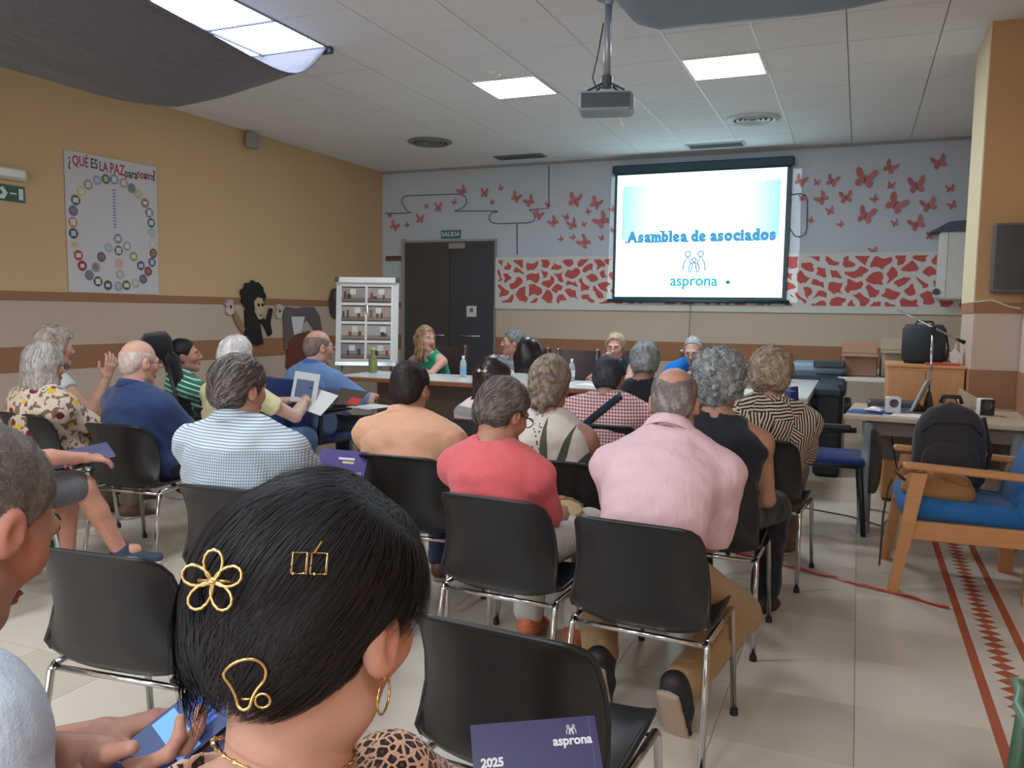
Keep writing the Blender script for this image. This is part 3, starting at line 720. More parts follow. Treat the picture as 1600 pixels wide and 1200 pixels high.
for (yy, zz), dc in zip(DISC, DCOL):
    cx, cz = yy-5.63, zz
    r = .046
    dd = MB().prism([(cx+r*math.cos(a*PI/10), cz+r*math.sin(a*PI/10)) for a in range(20)], .0022, Matrix.Translation((.003, 0, 0)) @ OLp).build('photo_disc', M('disc_%d_%d_%d' % dc, dc, rough=.6, var=.25, scale=60), po)
    q = r*rd.uniform(.45, .6); hh = q*rd.uniform(.7, 1.1); pc = rd.choice([(206, 206, 208), (180, 190, 206), (196, 176, 158), (150, 120, 100), (214, 210, 190)])
    MB().prism([(cx-q, cz-hh), (cx+q, cz-hh), (cx+q, cz+hh), (cx-q, cz+hh)], .001, Matrix.Translation((.0052, 0, 0)) @ OLp).build('print', M('print_%d_%d_%d' % pc, pc, rough=.6, var=.4, scale=90), dd)
TP = Matrix.Translation((.0035, 0, 0)) @ OLp
ink = {'r': M('ink_red', (166, 62, 66), rough=.8), 'k': M('ink_black', (66, 62, 72), rough=.8), 'p': M('ink_plum', (120, 76, 92), rough=.8), 'b': M('ink_blue', (110, 130, 176), rough=.8)}
for body, cx, cz, size, c, xs in (('¿', -.455, 2.60, .15, 'p', .7), ('QUÉ', -.345, 2.607, .12, 'r', .68), ('ES', -.205, 2.61, .12, 'k', .68), ('LA', -.105, 2.60, .12, 'p', .68), ('PAZ', .045, 2.60, .135, 'r', .68), ('para', .20, 2.585, .12, 'k', .68), ('nos', .325, 2.60, .12, 'r', .66), ('otros', .42, 2.60, .105, 'p', .55), ('?', .475, 2.605, .15, 'k', .7)):
    text_mesh(body, size, ink[c], po, TP @ Matrix.Translation((cx, cz, 0)), 'lettering', .0006, .002, xs)
mk = MB()
for k in range(13): 
    zz = 2.40-k*.028
    mk.prism([(-.015, zz), (.02, zz+.004), (.02, zz+.014), (-.012, zz+.016)], .0008, TP)
mk.build('vertical_print', ink['b'], po)

# cut-out figures on the yellow wall
def cut(parent, name, poly, mat, t_=.012, off=.0): return MB().prism(poly, t_, Matrix.Translation((off, 0, 0)) @ OL).build(name, mat, parent)
def blob(cx, cz, rx, rz, n=26, amp=.12, seed=0, f=7):
    return [(cx+rx*math.cos(a*2*PI/n)*(1+amp*math.sin(f*a*2*PI/n+seed)), cz+rz*math.sin(a*2*PI/n)*(1+amp*math.cos((f+2)*a*2*PI/n+seed))) for a in range(n)]
blk = M('card_black', (34, 28, 28), rough=.8, var=.2, scale=20); bone = M('card_bone', (196, 170, 138), rough=.8); skin_c = M('card_tan', (160, 120, 96), rough=.8); glove = M('card_grey_white', (196, 186, 178), rough=.8)
cf = empty('cutout_figure', (X0+.016, 7.5, 1.0)); tag(cf, 'black card cut-out figure with bushy hair and raised arms on the wall', 'cutout')
cut(cf, 'hair', blob(-.02, .48, .20, .17, 34, .09, 1, 9), blk, .02)
cut(cf, 'face', [(-.02, .42), (.04, .47), (.11, .46), (.14, .40), (.13, .30), (.10, .22), (.05, .22), (.0, .30)], bone, .03)
for (cx, cz) in ((.045, .385), (.11, .385)): cut(cf, 'eye', blob(cx, cz, .022, .018, 10, 0), blk, .034)
cut(cf, 'mouth', [(.05, .27), (.105, .275), (.09, .255)], blk, .034)
cut(cf, 'dress', [(-.16, .33), (-.06, .35), (.02, .27), (.08, .22), (.10, .10), (.14, -.06), (.02, -.08), (-.14, -.02), (-.2, -.04), (-.15, .12)], blk, .018)
cut(cf, 'arm', [(.09, .19), (.15, .16), (.24, .02), (.29, .05), (.26, .18), (.31, .34), (.26, .35), (.2, .2), (.12, .24)], blk, .022)
cut(cf, 'arm', [(-.2, .06), (-.3, .18), (-.38, .32), (-.34, .34), (-.24, .22), (-.17, .12)], skin_c, .022)
for cx, cz, sgn, mm in ((-.40, .34, -1, glove), (.42, .30, 1, glove)):
    hnd = cut(cf, 'hand', blob(cx, cz-.02, .055, .05, 12, .05), mm, .026)
    for k in range(4):
        a = PI/2+sgn*(-.9+k*.42); cut(hnd, 'finger', [(cx-.012, cz), (cx+.1*math.cos(a)-.012, cz+.1*math.sin(a)), (cx+.1*math.cos(a)+.012, cz+.1*math.sin(a)), (cx+.012, cz)], mm, .028)
cg = empty('cutout_figure', (X0+.016, 8.35, .75)); tag(cg, 'grey and rust card cut-out with arched arms beside the easel', 'cutout')
gy = M('card_grey', (104, 92, 92), rough=.8, var=.15); rust = M('card_rust', (112, 60, 48), rough=.8, var=.3, scale=15)
cut(cg, 'arms', [(-.32, .1), (-.34, .52), (-.28, .62), (-.1, .60), (.05, .62), (.26, .62), (.38, .5), (.42, .3), (.3, .3), (.12, .48), (-.05, .32), (-.12, .1)], gy, .015)
cut(cg, 'paper', [(-.2, .5), (.06, .5), (-.02, .3), (-.15, .28)], M('paper_white', (214, 214, 210), rough=.8), .022)
cut(cg, 'hair', [(-.3, -.1), (-.26, .2), (-.1, .28), (.15, .32), (.4, .25), (.48, 0), (.45, -.2), (.2, -.15), (0, -.2), (-.2, -.2)], rust, .02)
ch = empty('cutout_disc', (X0+.016, 9.07, 1.42)); tag(ch, 'dark rounded card cut-out half hidden behind the easel', 'cutout')
cut(ch, 'card', blob(0, 0, .13, .2, 20, .04), M('card_dark', (76, 66, 64), rough=.8), .015); cut(ch, 'card_top', blob(.02, .1, .07, .08, 14, .05), gy, .02)

# television on the column
tv = empty('wall_tv', (.99, 6.36, 1.52)); tag(tv, 'dark flat television mounted on the ochre column', 'television')
box_obj('casing', (-.19, .42, -.06, .03, 0, .46), M('tv_edge', (92, 86, 84), rough=.4), tv, bev=.012)
box_obj('display', (-.178, .41, -.066, -.058, .022, .445), M('tv_screen', (50, 48, 50), rough=.25), tv)
MB().tube([(.50, 6.39, 1.44), (.72, 6.385, 1.46), (.82, 6.385, 1.475), (.93, 6.385, 1.43), (.99, 6.38, 1.42), (1.1, 6.38, 1.46)][1:], .006, 6).build('television_cable', M('cable_cream', (214, 200, 172), rough=.5))
tag(bpy.data.objects['television_cable'], 'cream cable drooping below the television on the column', 'cable')
# ================================================================ furniture
chrome = M('chrome', (200, 200, 204), rough=.14, metal=1.0, var=0)
blackp = M('black_polypropylene', (29, 28, 30), rough=.38, var=.08, scale=4, bump=.05, bscale=300)
rubber = M('black_rubber', (26, 26, 28), rough=.7)
white_top = M('white_tabletop', (208, 210, 208), rough=.25, var=.02)
wood_edge = M('table_wood_edge', (150, 92, 60), rough=.5, var=.15, scale=14)
def wood(name, col, sc=(1, 1, 12), rough=.45):
    if name in MATS: return MATS[name]
    m, nt, b = new_mat(name); h = NT(nt); v = h.scale(h.coord(), sc)
    nz = h.noise(v, 5, 5, .6)[0]; c = srgb(*col)
    nt.links.new(h.mix(nz, tuple(x*.78 for x in c[:3])+(1,), tuple(min(1, x*1.12) for x in c[:3])+(1,)), b.inputs['Base Color'])
    b.inputs['Roughness'].default_value = rough; nt.links.new(h.bump(nz, .08, .003), b.inputs['Normal'])
    MATS[name] = m; return m
beech = wood('beech_wood', (196, 136, 84)); beech_x = wood('beech_wood_x', (198, 138, 86), (1, 12, 12)); cab_wood = wood('cabinet_wood', (206, 148, 92), (12, 12, 1)); dark_wood = wood('dark_wood', (70, 44, 38), (12, 12, 1))

# --- shell chairs
def make_shell_chair():
    root = empty('shell_chair')
    prof = [(-.262, .738, .145, 0), (-.260, .730, .172, .2), (-.256, .712, .188, .5), (-.250, .68, .196, .8), (-.238, .62, .202, 1), (-.226, .55, .208, 1), (-.214, .48, .213, 1), (-.198, .43, .216, 1), (-.165, .398, .216, 1), (-.11, .385, .214, 1), (-.04, .384, .212, 1), (.08, .396, .210, .9), (.15, .410, .206, .6), (.195, .410, .198, .3), (.212, .394, .190, .1)]
    G_ = []
    for (y, z, w, c) in prof:
        row = []
        for i in range(15):
            u = i/7-1; a = abs(u)**3.2
            back = min(1, max(0, (z-.40)/.12))
            row.append((w*u, y+.075*a*c*back, z+.035*a*c*(1-back)))
        G_.append(row)
    MB().sheet(G_, .009).build('shell', blackp, root, 'auto')
    rim = [G_[i][0] for i in range(len(G_))]+[p for p in G_[-1][1:]]+[G_[i][-1] for i in range(len(G_)-2, -1, -1)]+[p for p in G_[0][-2:0:-1]]
    MB().tube(rim, .0075, 6, True).build('rolled_edge', blackp, root, True)
    for sx in (-1, 1):
        MB().tube([(sx*.212, -.155, .385), (sx*.214, -.17, .37), (sx*.224, -.235, .012)], .0105, 8).build('leg', chrome, root, True)
        MB().tube([(sx*.212, .165, .385), (sx*.214, .178, .37), (sx*.224, .215, .012)], .0105, 8).build('leg', chrome, root, True)
        MB().tube([(sx*.212, -.155, .385), (sx*.212, .165, .385)], .0105, 8).build('side_rail', chrome, root, True)
        for fy in (-.2365, .2165): MB().lathe([(.014, 0), (.0135, .022), (.011, .026)], 10, (sx*.2245, fy, 0)).build('foot_cap', rubber, root, 'auto')
    for y in (-.155, .165): MB().tube([(-.212, y, .372), (.212, y, .372)], .009, 8).build('cross_rail', chrome, root, True)
    return root
proto_chair = make_shell_chair(); first_chair = [True]
def shell_chair(bx, by, yaw, label):
    """placed by the top of its back; yaw = direction it faces, degrees counter-clockwise from the screen wall"""
    if first_chair[0]: o = proto_chair; first_chair[0] = False
    else: o = copy_tree(proto_chair)
    fx, fy = -math.sin(rad(yaw)), math.cos(rad(yaw))
    o.location = (bx+.26*fx, by+.26*fy, 0); o.rotation_euler = (0, 0, rad(yaw))
    return tag(o, label, 'chair', 'black shell chairs of the audience')
CH = {}
for nm, bx, by, yaw, lab in (
    ('A', -.63, 1.40, -4, 'empty black shell chair with chrome legs in front of the booklet'),
    ('B', -1.74, 1.42, 6, 'empty black shell chair holding a purple leaflet, beside the gold hair clips'),
    ('C', -.585, 2.30, -4, 'black shell chair of the man in the pale pink polo'),
    ('D', -1.10, 2.41, -3, 'black shell chair of the person in the coral shirt'),
    ('E', -1.76, 2.93, 4, 'black shell chair of the man in the peach polo'),
    ('F', -1.16, 3.13, 0, 'black shell chair of the woman with braided hair'),
    ('G', -1.97, 2.14, 6, 'black shell chair of the man in the checked shirt'),
    ('H', -3.52, 3.05, 6, 'black shell chair of the bald man in the navy polo'),
    ('I', -4.33, 3.12, 0, 'black shell chair of the woman in the floral blouse'),
    ('J', -.545, 3.22, -2, 'black shell chair of the grey-curled woman in black'),
    ('K', -.445, 4.15, -6, 'black shell chair of the woman in the zebra-leaf blouse'),
    ('L', -1.27, 4.27, 0, 'black shell chair of the man in red gingham'),
    ('M', -1.97, 4.12, 0, 'black shell chair of the woman with the pearl barrette'),
    ('O', -1.26, 5.00, 0, 'black shell chair of the grey-haired woman in the second row'),
    ('P', -2.12, 5.05, 0, 'black shell chair of the black-haired woman near the table'),
    ('Q', -3.52, 2.10, -10, 'black shell chair of the bare-legged person at the photo edge'),
    ('R', -4.86, 3.56, -15, 'black shell chair of the woman with the raised arm'),
    ('S', -3.55, 3.80, -6, 'black shell chair of the white-haired man in pale yellow'),
    ('T', -.47, .36, 0, 'black shell chair of the dark-haired woman with gold clips'),
    ('U', -1.15, .40, 0, 'black shell chair of the man holding a phone')):
    CH[nm] = shell_chair(bx, by, yaw, lab)

# --- head table
def plain_table(name, label, x0, x1, y0, y1, z, legs=True, edge=wood_edge, th=.034, group=None):
    t = empty(name, ((x0+x1)/2, (y0+y1)/2, 0)); tag(t, label, 'table', group); a, b_ = (x1-x0)/2, (y1-y0)/2
    box_obj('tabletop', (-a+.004, a-.004, -b_+.004, b_-.004, z-.008, z), white_top, t)
    box_obj('edge_band', (-a, a, -b_, b_, z-.008-th, z-.006), edge, t, bev=.004)
    if legs:
        for sx in (-1, 1):
            for sy in (-1, 1): MB().tube([(sx*(a-.06), sy*(b_-.06), 0), (sx*(a-.06), sy*(b_-.06), z-.03)], .02, 10).build('leg', M('table_leg_grey', (96, 96, 98), rough=.4), t, True)
    return t
plain_table('meeting_table', 'long white head table with wooden edge, half nearer the easel', -4.42, -2.42, 6.30, 7.02, .74, group='head tables')
plain_table('meeting_table', 'long white head table with wooden edge, half nearer the screen', -2.41, -.75, 6.30, 7.02, .74, group='head tables')
plain_table('side_table', 'white table turned lengthwise at the right end of the head table', -.74, -.32, 6.42, 8.35, .74, edge=M('edge_grey', (170, 172, 174), rough=.5))
# modesty panels under the tables
for o, w in ((bpy.data.objects['meeting_table'], .9), (bpy.data.objects['meeting_table.001'], .74)):
    box_obj('modesty_panel', (-w, w, .2, .215, .3, .70), M('modesty_brown', (112, 92, 80), rough=.6), o)

# --- upholstered chairs behind the head table
brown_l = M('brown_leather', (62, 44, 44), rough=.5, var=.15, scale=10)
def panel_chair():
    r = empty('panel_chair')
    MB().box(-.23, .23, -.22, .22, .41, .48, bev=.025).build('seat', brown_l, r, 'auto')
    G_ = [[(.22*(i/6-1), -.22-.05*j/5+.03*abs(i/6-1)**2, .5+.095*j) for i in range(13)] for j in range(6)]
    MB().sheet(G_, .035).build('backrest', brown_l, r, 'auto')
    for sx in (-1, 1):
        MB().tube([(sx*.2, .19, .42), (sx*.2, .2, 0)], .016, 8).build('leg', dark_wood, r, True)
        MB().tube([(sx*.2, -.22, .98), (sx*.2, -.2, .45), (sx*.2, -.25, 0)], .016, 8).build('leg', dark_wood, r, True)
        MB().lathe([(.02, 0), (.018, .012), (.008, .018)], 12, (sx*.2, -.222, .98)).build('chrome_cap', chrome, r, 'auto')
    return r
pc = panel_chair()
for k, (x, y, a, lab) in enumerate(((-3.95, 7.42, 180, 'brown panel chair of the woman in green'), (-3.1, 7.6, 180, 'brown panel chair of the man in profile at the head table'), (-2.55, 7.5, 180, 'empty brown panel chair beside the blonde woman'), (-2.08, 7.75, 180, 'brown panel chair of the blonde woman'), (-1.4, 7.9, 180, 'brown panel chair of the man in bright blue'))):
    o = pc if k == 0 else copy_tree(pc)
    o.location = (x, y, 0); o.rotation_euler = (0, 0, rad(a)); tag(o, lab, 'chair', 'chairs behind the head table')

# --- bottles on the table
def bottle(x, y, label, col, h_, r, capc, glass=False):
    t = empty('bottle', (x, y, .74)); tag(t, label, 'bottle')
    bm_ = M('bottle_%s' % label.split()[1], col, rough=.12, var=0, trans=.5 if not glass else .35)
    if glass: prof = [(r*.9, 0), (r, .01), (r, h_*.45), (r*.95, h_*.52), (r*.5, h_*.72), (r*.45, h_*.8), (r*.62, h_*.93), (r*.55, h_)]
    else: prof = [(r*.9, 0), (r, .01), (r, h_*.62), (r*.8, h_*.75), (r*.4, h_*.86), (r*.36, h_*.9)]
    MB().lathe(prof, 18).build('body', bm_, t, 'auto')
    if glass: MB().lathe([(r*.64, h_*.93), (r*.66, h_), (r*.3, h_*1.01)], 16).build('rim', M('bottle_cork', (188, 196, 120), rough=.5), t, 'auto')
    else:
        MB().lathe([(r*.42, h_*.88), (r*.42, h_), (r*.2, h_*1.005)], 14).build('cap', M('cap_%s' % capc[0], capc[1], rough=.5), t, 'auto')
        MB().lathe([(r*1.02, h_*.22), (r*1.02, h_*.5)], 18, cap=False).build('label_band', M('label_%s' % capc[0], capc[2], rough=.6), t, 'auto')
bottle(-4.33, 6.80, 'tall green glass carafe on the head table near the easel', (150, 162, 104), .24, .043, None, True)
bottle(-3.33, 6.75, 'small clear water bottle with blue label before the woman in green', (214, 226, 230), .20, .03, ('white', (236, 236, 236), (120, 176, 210)))
bottle(-2.33, 6.9, 'small water bottle with pale label in the middle of the table', (206, 212, 214), .20, .03, ('pale', (232, 232, 230), (210, 214, 216)))
paper_w = M('paper_white', (214, 214, 210), rough=.8)
def paper(x, y, z, w, d, rz, label, mat=None, name='paper_sheet', th=.002):
    o = MB().box(-w/2, w/2, -d/2, d/2, 0, th).build(name, mat or paper_w); o.location = (x, y, z); o.rotation_euler = (0, 0, rad(rz)); return tag(o, label, 'paper')
paper(-2.95, 6.62, .7405, .21, .297, 8, 'sheet of paper on the head table before the man in profile')
paper(-2.03, 6.66, .7405, .3, .21, -5, 'sheets of paper on the table before the blonde woman')
paper(-1.30, 6.74, .7405, .3, .21, 4, 'open papers the man in bright blue is reading')

# --- flip chart easel with eight room pictures
fc = empty('flip_chart', (-4.70, 7.25, 0), rad(23)); tag(fc, 'white flip chart easel with eight room pictures beside the head table', 'easel')
fr_m = M('easel_frame', (206, 208, 206), rough=.4); alu = M('aluminium', (196, 198, 200), rough=.25, metal=.8)
TF = Matrix.Translation((0, 0, .76)) @ Matrix.Rotation(rad(6), 4, 'X')     # board leans back
def fbox(name, x0, x1, z0, z1, y0, y1, mat, parent=fc, bev=0): return MB().box(x0, x1, y0, y1, z0, z1, bev=bev, M=TF @ Matrix.Rotation(rad(-12), 4, 'X')).build(name, mat, parent)
fbox('board', -.325, .325, 0, .93, 0, .02, fr_m, bev=.006)
fbox('paper_pad', -.285, .27, .07, .86, -.006, 0, M('pad_white', (222, 222, 218), rough=.8))
fbox('clamp_bar', -.30, .30, .865, .925, -.03, .0, M('clamp_white', (226, 226, 222), rough=.4), bev=.008)
for x in (-.315, .315): fbox('clamp_knob', x-.022, x+.022, .88, .925, -.035, -.0, M('knob_dark', (70, 70, 70), rough=.4), bev=.006)
fbox('pen_tray', -.32, .32, .0, .05, -.05, .0, alu, bev=.006)
pic_base = [(150, 136, 128), (164, 150, 142), (168, 152, 140), (158, 140, 128), (172, 160, 146), (160, 158, 154), (128, 128, 138), (164, 152, 144)]
rp = random.Random(4)
for k in range(8):
    c_, r_ = k % 2, k//2
    xa = -.27+c_*.27+.005; za = .665-r_*.195; w_, h_ = .245, .165
    pb = fbox('picture', xa, xa+w_, za, za+h_, -.009, -.006, M('picture_wall_%d' % k, pic_base[k], rough=.6, var=.2, scale=12))
    def pr(name, x0, x1, z0, z1, col, d=.0105): fbox(name, xa+x0*w_, xa+x1*w_, za+z0*h_, za+z1*h_, -d, -.009, M('pic_%d_%d_%d' % col, col, rough=.6), pb)
    pr('dark_strip', 0, 1, .93, 1, (40, 38, 40)); pr('dark_strip', 0, 1, 0, .06, (44, 42, 44))
    pr('pictured_floor', 0, 1, .06, .3, rp.choice([(120, 100, 88), (134, 116, 104), (110, 96, 92)]), .0098)
    pr('pictured_window', .35+.1*(k % 3), .6+.1*(k % 3), .5, .85, (206, 204, 200))
    for q in range(3):
        x0 = rp.uniform(.04, .8); pr('pictured_furniture', x0, x0+rp.uniform(.06, .16), .22, rp.uniform(.4, .72), rp.choice([(70, 56, 52), (120, 64, 58), (60, 60, 68), (96, 82, 74)]), .0102)
for sx in (-1, 1): MB().tube([(sx*.25, .02, .80), (sx*.31, -.1, 0)], .014, 8).build('leg', alu, fc, True)
MB().tube([(0, .03, 1.4), (0, .5, 0)], .014, 8).build('leg', alu, fc, True)

# --- dark covered instrument and copier in the corner right of the table
cp = empty('copier', (-.28, 8.62, 0)); tag(cp, 'blue-grey copier with dark body right of the head table', 'copier')
cg_ = M('copier_grey', (120, 142, 158), rough=.4); cd_ = M('copier_dark', (34, 48, 60), rough=.5)
box_obj('body', (-.30, .18, -.25, .25, 0, .80), cd_, cp, bev=.02); box_obj('lid', (-.31, .19, -.25, .25, .80, .90), cg_, cp, bev=.03)
box_obj('control_panel', (-.1, .18, -.3, -.2, .86, .93), M('panel_dark', (40, 48, 56), rough=.4), cp, bev=.01)
box_obj('paper_tray', (-.26, .14, -.29, -.2, .5, .56), cg_, cp, bev=.008)
kb = empty('covered_piano', (-.155, 7.75, 0)); tag(kb, 'dark covered keyboard cabinet standing between the tables', 'cabinet')
dk_ = M('cover_black', (26, 34, 42), rough=.6, var=.2)
box_obj('body', (-.15, .06, -.45, .42, 0, .72), dk_, kb, bev=.03)
box_obj('cover', (-.16, .08, -.47, .44, .66, .78), M('cover_teal', (24, 44, 54), rough=.6, var=.2), kb, bev=.04)
MB().lathe([(.07, 0), (.07, .05), (.03, .06)], 18, M=Matrix.Translation((.07, -.3, .60)) @ Matrix.Rotation(PI/2, 4, 'Y')).build('round_knob', cd_, kb, 'auto')

# --- white table with cardboard boxes
wt = plain_table('white_table', 'white table with cardboard boxes behind the desk', -.16, .60, 8.35, 9.05, .78, edge=M('edge_white', (214, 210, 200), rough=.5))
for ch_ in list(wt.children):
    if ch_.name.startswith('leg'): ch_.data = ch_.data.copy(); ch_.data.materials.clear(); ch_.data.materials.append(M('leg_white', (210, 210, 206), rough=.4))
card = M('cardboard', (172, 132, 108), rough=.85, var=.05); card2 = M('cardboard_pale', (176, 158, 134), rough=.85)
def carton(x, y, z, w, d, hgt, mat, label):
    t = empty('cardboard_box', (x, y, z)); tag(t, label, 'box', 'cardboard boxes on the white table')
    mb = MB(); a, b_ = w/2, d/2
    for dims in ((-a, a, -b_, -b_+.006), (-a, a, b_-.006, b_), (-a, -a+.006, -b_, b_), (a-.006, a, -b_, b_)): mb.box(*dims, 0, hgt)
    mb.box(-a, a, -b_, b_, 0, .006); mb.build('body', mat, t)
    for sy in (-1, 1):
        MB().box(-a, a, 0, d*.45, 0, .005, M=Matrix.Translation((0, sy*b_, hgt)) @ Matrix.Rotation(rad(55 if sy > 0 else -235+60), 4, 'X')).build('flap', mat, t)
carton(.02, 8.68, .781, .32, .30, .21, card, 'brown cardboard box with raised flaps on the white table')
carton(.36, 8.72, .781, .30, .30, .25, card2, 'pale cardboard box wrapped in film next to the brown one')
MB().box(-.16, .16, -.11, .11, 0, .05, bev=.012).build('black_device', M('device_black', (64, 58, 60), rough=.5), None).location = (.24, 6.03, .741)
tag(bpy.data.objects['black_device'], 'flat black device lying at the back of the desk', 'device')

# --- wooden cabinet with the black bag on top
cb = empty('wooden_cabinet', (.46, 6.82, 0)); tag(cb, 'light wooden cabinet standing left of the column', 'cabinet')
box_obj('carcass', (-.25, .25, -.26, .26, .02, .99), cab_wood, cb, bev=.004); box_obj('top_board', (-.26, .255, -.275, .265, .99, 1.01), cab_wood, cb, bev=.003)
for k in range(2):
    d_ = box_obj('door', (-.245+k*.248, -.002+k*.246, -.275, -.258, .05, .97), cab_wood, cb, bev=.003)
    MB().tube([(-.03+k*.06, -.29, .62), (-.03+k*.06, -.29, .72)], .006, 6).build('handle', steel, d_, True)
box_obj('plinth', (-.24, .24, -.24, .24, 0, .03), dark_wood, cb)
bg = empty('carry_bag', (.45, 6.80, 1.01)); tag(bg, 'black padded equipment bag on the wooden cabinet', 'bag')
bag_b = M('bag_black', (36, 44, 50), rough=.7, var=.1)
box_obj('body', (-.145, .145, -.07, .07, 0, .29), bag_b, bg, bev=.035, smooth=True)
MB().tube([(-.06, 0, .285), (-.05, 0, .31), (.05, 0, .31), (.06, 0, .285)], .009, 6).build('handle', bag_b, bg, True)
MB().tube([(.147, 0, .22), (.165, -.01, .12), (.150, -.02, .02)], .008, 6).build('strap', bag_b, bg, True)
for (x, y, w, c, lab) in ((.60, 6.66, .11, (186, 62, 58), 'red folder lying on the wooden cabinet'),):
    o = MB().box(-w, w, -.06, .06, 0, .014, bev=.003).build('folder', M('folder_red', c, rough=.6)); o.location = (x-.03, y, 1.011); tag(o, lab, 'folder')
o = empty('tissue_pack', (.655, 6.78, 1.01)); tag(o, 'crumpled white tissue pack between the bag and the column', 'tissues')
MB().prism(blob(0, .06, .035, .055, 14, .12, 2), .06, Matrix(((1, 0, 0, 0), (0, 0, 1, -.03), (0, 1, 0, 0), (0, 0, 0, 1)))).build('wrapper', paper_w, o); MB().tube([(0, 0, .1), (.01, 0, .16)], [.012, .004], 6).build('tissue_tip', paper_w, o)

# --- desk with the computer things
dk = empty('work_desk', (.47, 5.86, 0), rad(-4)); tag(dk, 'beige desk with round grey legs beside the column', 'desk')
desk_m = M('desk_beige', (190, 172, 148), rough=.4, var=.05)
box_obj('desktop', (-.50, .50, -.42, .40, .712, .74), desk_m, dk, bev=.004)
lgm = M('desk_leg_grey', (132, 138, 140), rough=.4)
for x, y in ((-.36, -.37), (.44, -.34), (-.40, .34), (.44, .34)):
    lg = MB().tube([(x, y, .06), (x, y, .70)], .036, 14).build('leg', lgm, dk, True)
    MB().lathe([(.04, 0), (.042, .02), (.034, .09), (.037, .1)], 16, (x, y, 0)).build('leg_foot', lgm, lg, 'auto')
box_obj('apron', (-.36, .46, -.36, -.34, .62, .712), M('apron_brown', (112, 96, 82), rough=.5), dk)
box_obj('rear_apron', (-.36, .46, .33, .345, .36, .712), M('apron_brown', (112, 96, 82), rough=.5), dk)
ZD = .741
lp = empty('laptop', (.24, 5.90, ZD), rad(-99)); tag(lp, 'open silver laptop seen edge-on on the desk', 'laptop')
box_obj('base', (-.16, .16, -.11, .11, 0, .018), M('laptop_grey', (120, 120, 122), rough=.35), lp, bev=.004)
MB().box(-.16, .16, 0, .012, 0, .225, bev=.003, M=Matrix.Translation((0, .11, .016)) @ Matrix.Rotation(rad(-22), 4, 'X')).build('lid', M('laptop_silver', (168, 168, 168), rough=.3), lp)
MB().box(-.15, .15, -.003, .0, .015, .215, M=Matrix.Translation((0, .11, .016)) @ Matrix.Rotation(rad(-22), 4, 'X')).build('display', emis('laptop_display', (120, 200, 230), .3), lp)
box_obj('keyboard', (-.14, .14, -.03, .09, .018, .0195), M('keys_dark', (52, 52, 54), rough=.6), lp)
def mini_speaker(x, y, rz, ca, cb_, label):
    t = empty('mini_speaker', (x, y, ZD), rad(rz)); tag(t, label, 'speaker', 'small computer speakers on the desk')
    box_obj('cabinet', (-.042, .042, -.03, .045, 0, .105), M('spk_%d' % ca[0], ca, rough=.4), t, bev=.008)
    box_obj('front', (-.041, .041, -.036, -.028, .003, .102), M('spkf_%d' % cb_[0], cb_, rough=.4), t, bev=.003)
    MB().lathe([(.028, 0), (.026, .006), (.016, .002), (.006, .004)], 18, M=Matrix.Translation((0, -.034, .066)) @ Matrix.Rotation(PI/2, 4, 'X')).build('cone', M('spk_cone', (150, 150, 150) if cb_[0] < 100 else (70, 70, 74), rough=.4), t, 'auto')
mini_speaker(.225, 5.72, 8, (196, 190, 186), (212, 212, 214), 'small white computer speaker next to the mouse')
mini_speaker(.765, 5.92, 12, (222, 222, 220), (40, 38, 34), 'small black-fronted white speaker at the far right of the desk')
ms = empty('computer_mouse', (.12, 5.66, ZD), rad(60)); tag(ms, 'white and red computer mouse on the blue folder', 'mouse')
G_ = [[(.03*math.sin(PI*(i/8-.5)), .055*(j/5-1), .010+.026*math.cos(PI*(i/8-.5))*math.cos(PI*(j/10-.5)*.92)) for i in range(9)] for j in range(11)]
MB().sheet(G_, .004).build('shell', M('mouse_white', (226, 220, 218), rough=.3), ms, True); box_obj('base', (-.029, .029, -.052, .052, .006, .018), M('mouse_red', (150, 40, 52), rough=.4), ms, bev=.006)
o = paper(.10, 5.68, ZD, .26, .18, -12, 'blue folder on the left corner of the desk', M('folder_blue', (44, 88, 160), rough=.5), 'blue_folder', .006); o['category'] = 'folder'; ms.location.z = ZD+.007
paper(.33, 5.60, ZD, .28, .2, -20, 'white papers on the front edge of the desk', name='paper_stack', th=.006)
mc = empty('microphone_stand', (.45, 6.03, ZD)); tag(mc, 'chrome table microphone stand with tilted boom', 'microphone')
MB().lathe([(.075, 0), (.075, .012), (.03, .03), (.014, .11), (.010, .12)], 20).build('base', M('mic_base', (58, 56, 50), rough=.5), mc, 'auto')
MB().tube([(0, 0, .1), (0, 0, .50)], .008, 10).build('pole', chrome, mc, True)
MB().tube([(-.22, 0, .66), (0, 0, .545), (.16, 0, .465)], .0065, 8).build('boom', chrome, mc, True)
MB().lathe([(.018, -.02), (.018, .02)], 12, (0, 0, .53)).build('clamp', rubber, mc, 'auto')
MB().tube([(.15, 0, .47), (.19, 0, .45)], [.010, .014], 10).build('microphone', rubber, mc, True)
MB().tube([(.52, 6.0, .75), (.55, 6.04, .83), (.60, 6.05, .84), (.63, 6.0, .76), (.55, 5.92, .745), (.42, 5.95, .745), (.30, 6.0, .747), (.36, 5.9, .75), (.48, 5.86, .745), (.62, 5.9, .745)], .005, 6).build('cable_tangle', rubber)
tag(bpy.data.objects['cable_tangle'], 'tangle of black cables around the microphone foot', 'cable')
MB().tube([(.22, 6.05, .7), (.25, 6.1, .5), (.29, 6.12, .3), (.28, 6.1, .02), (.2, 5.7, .008), (.0, 5.9, .008), (-.5, 6.1, .008)], .005, 6).build('power_cable', rubber)
tag(bpy.data.objects['power_cable'], 'black power cable hanging behind the desk to the floor', 'cable')
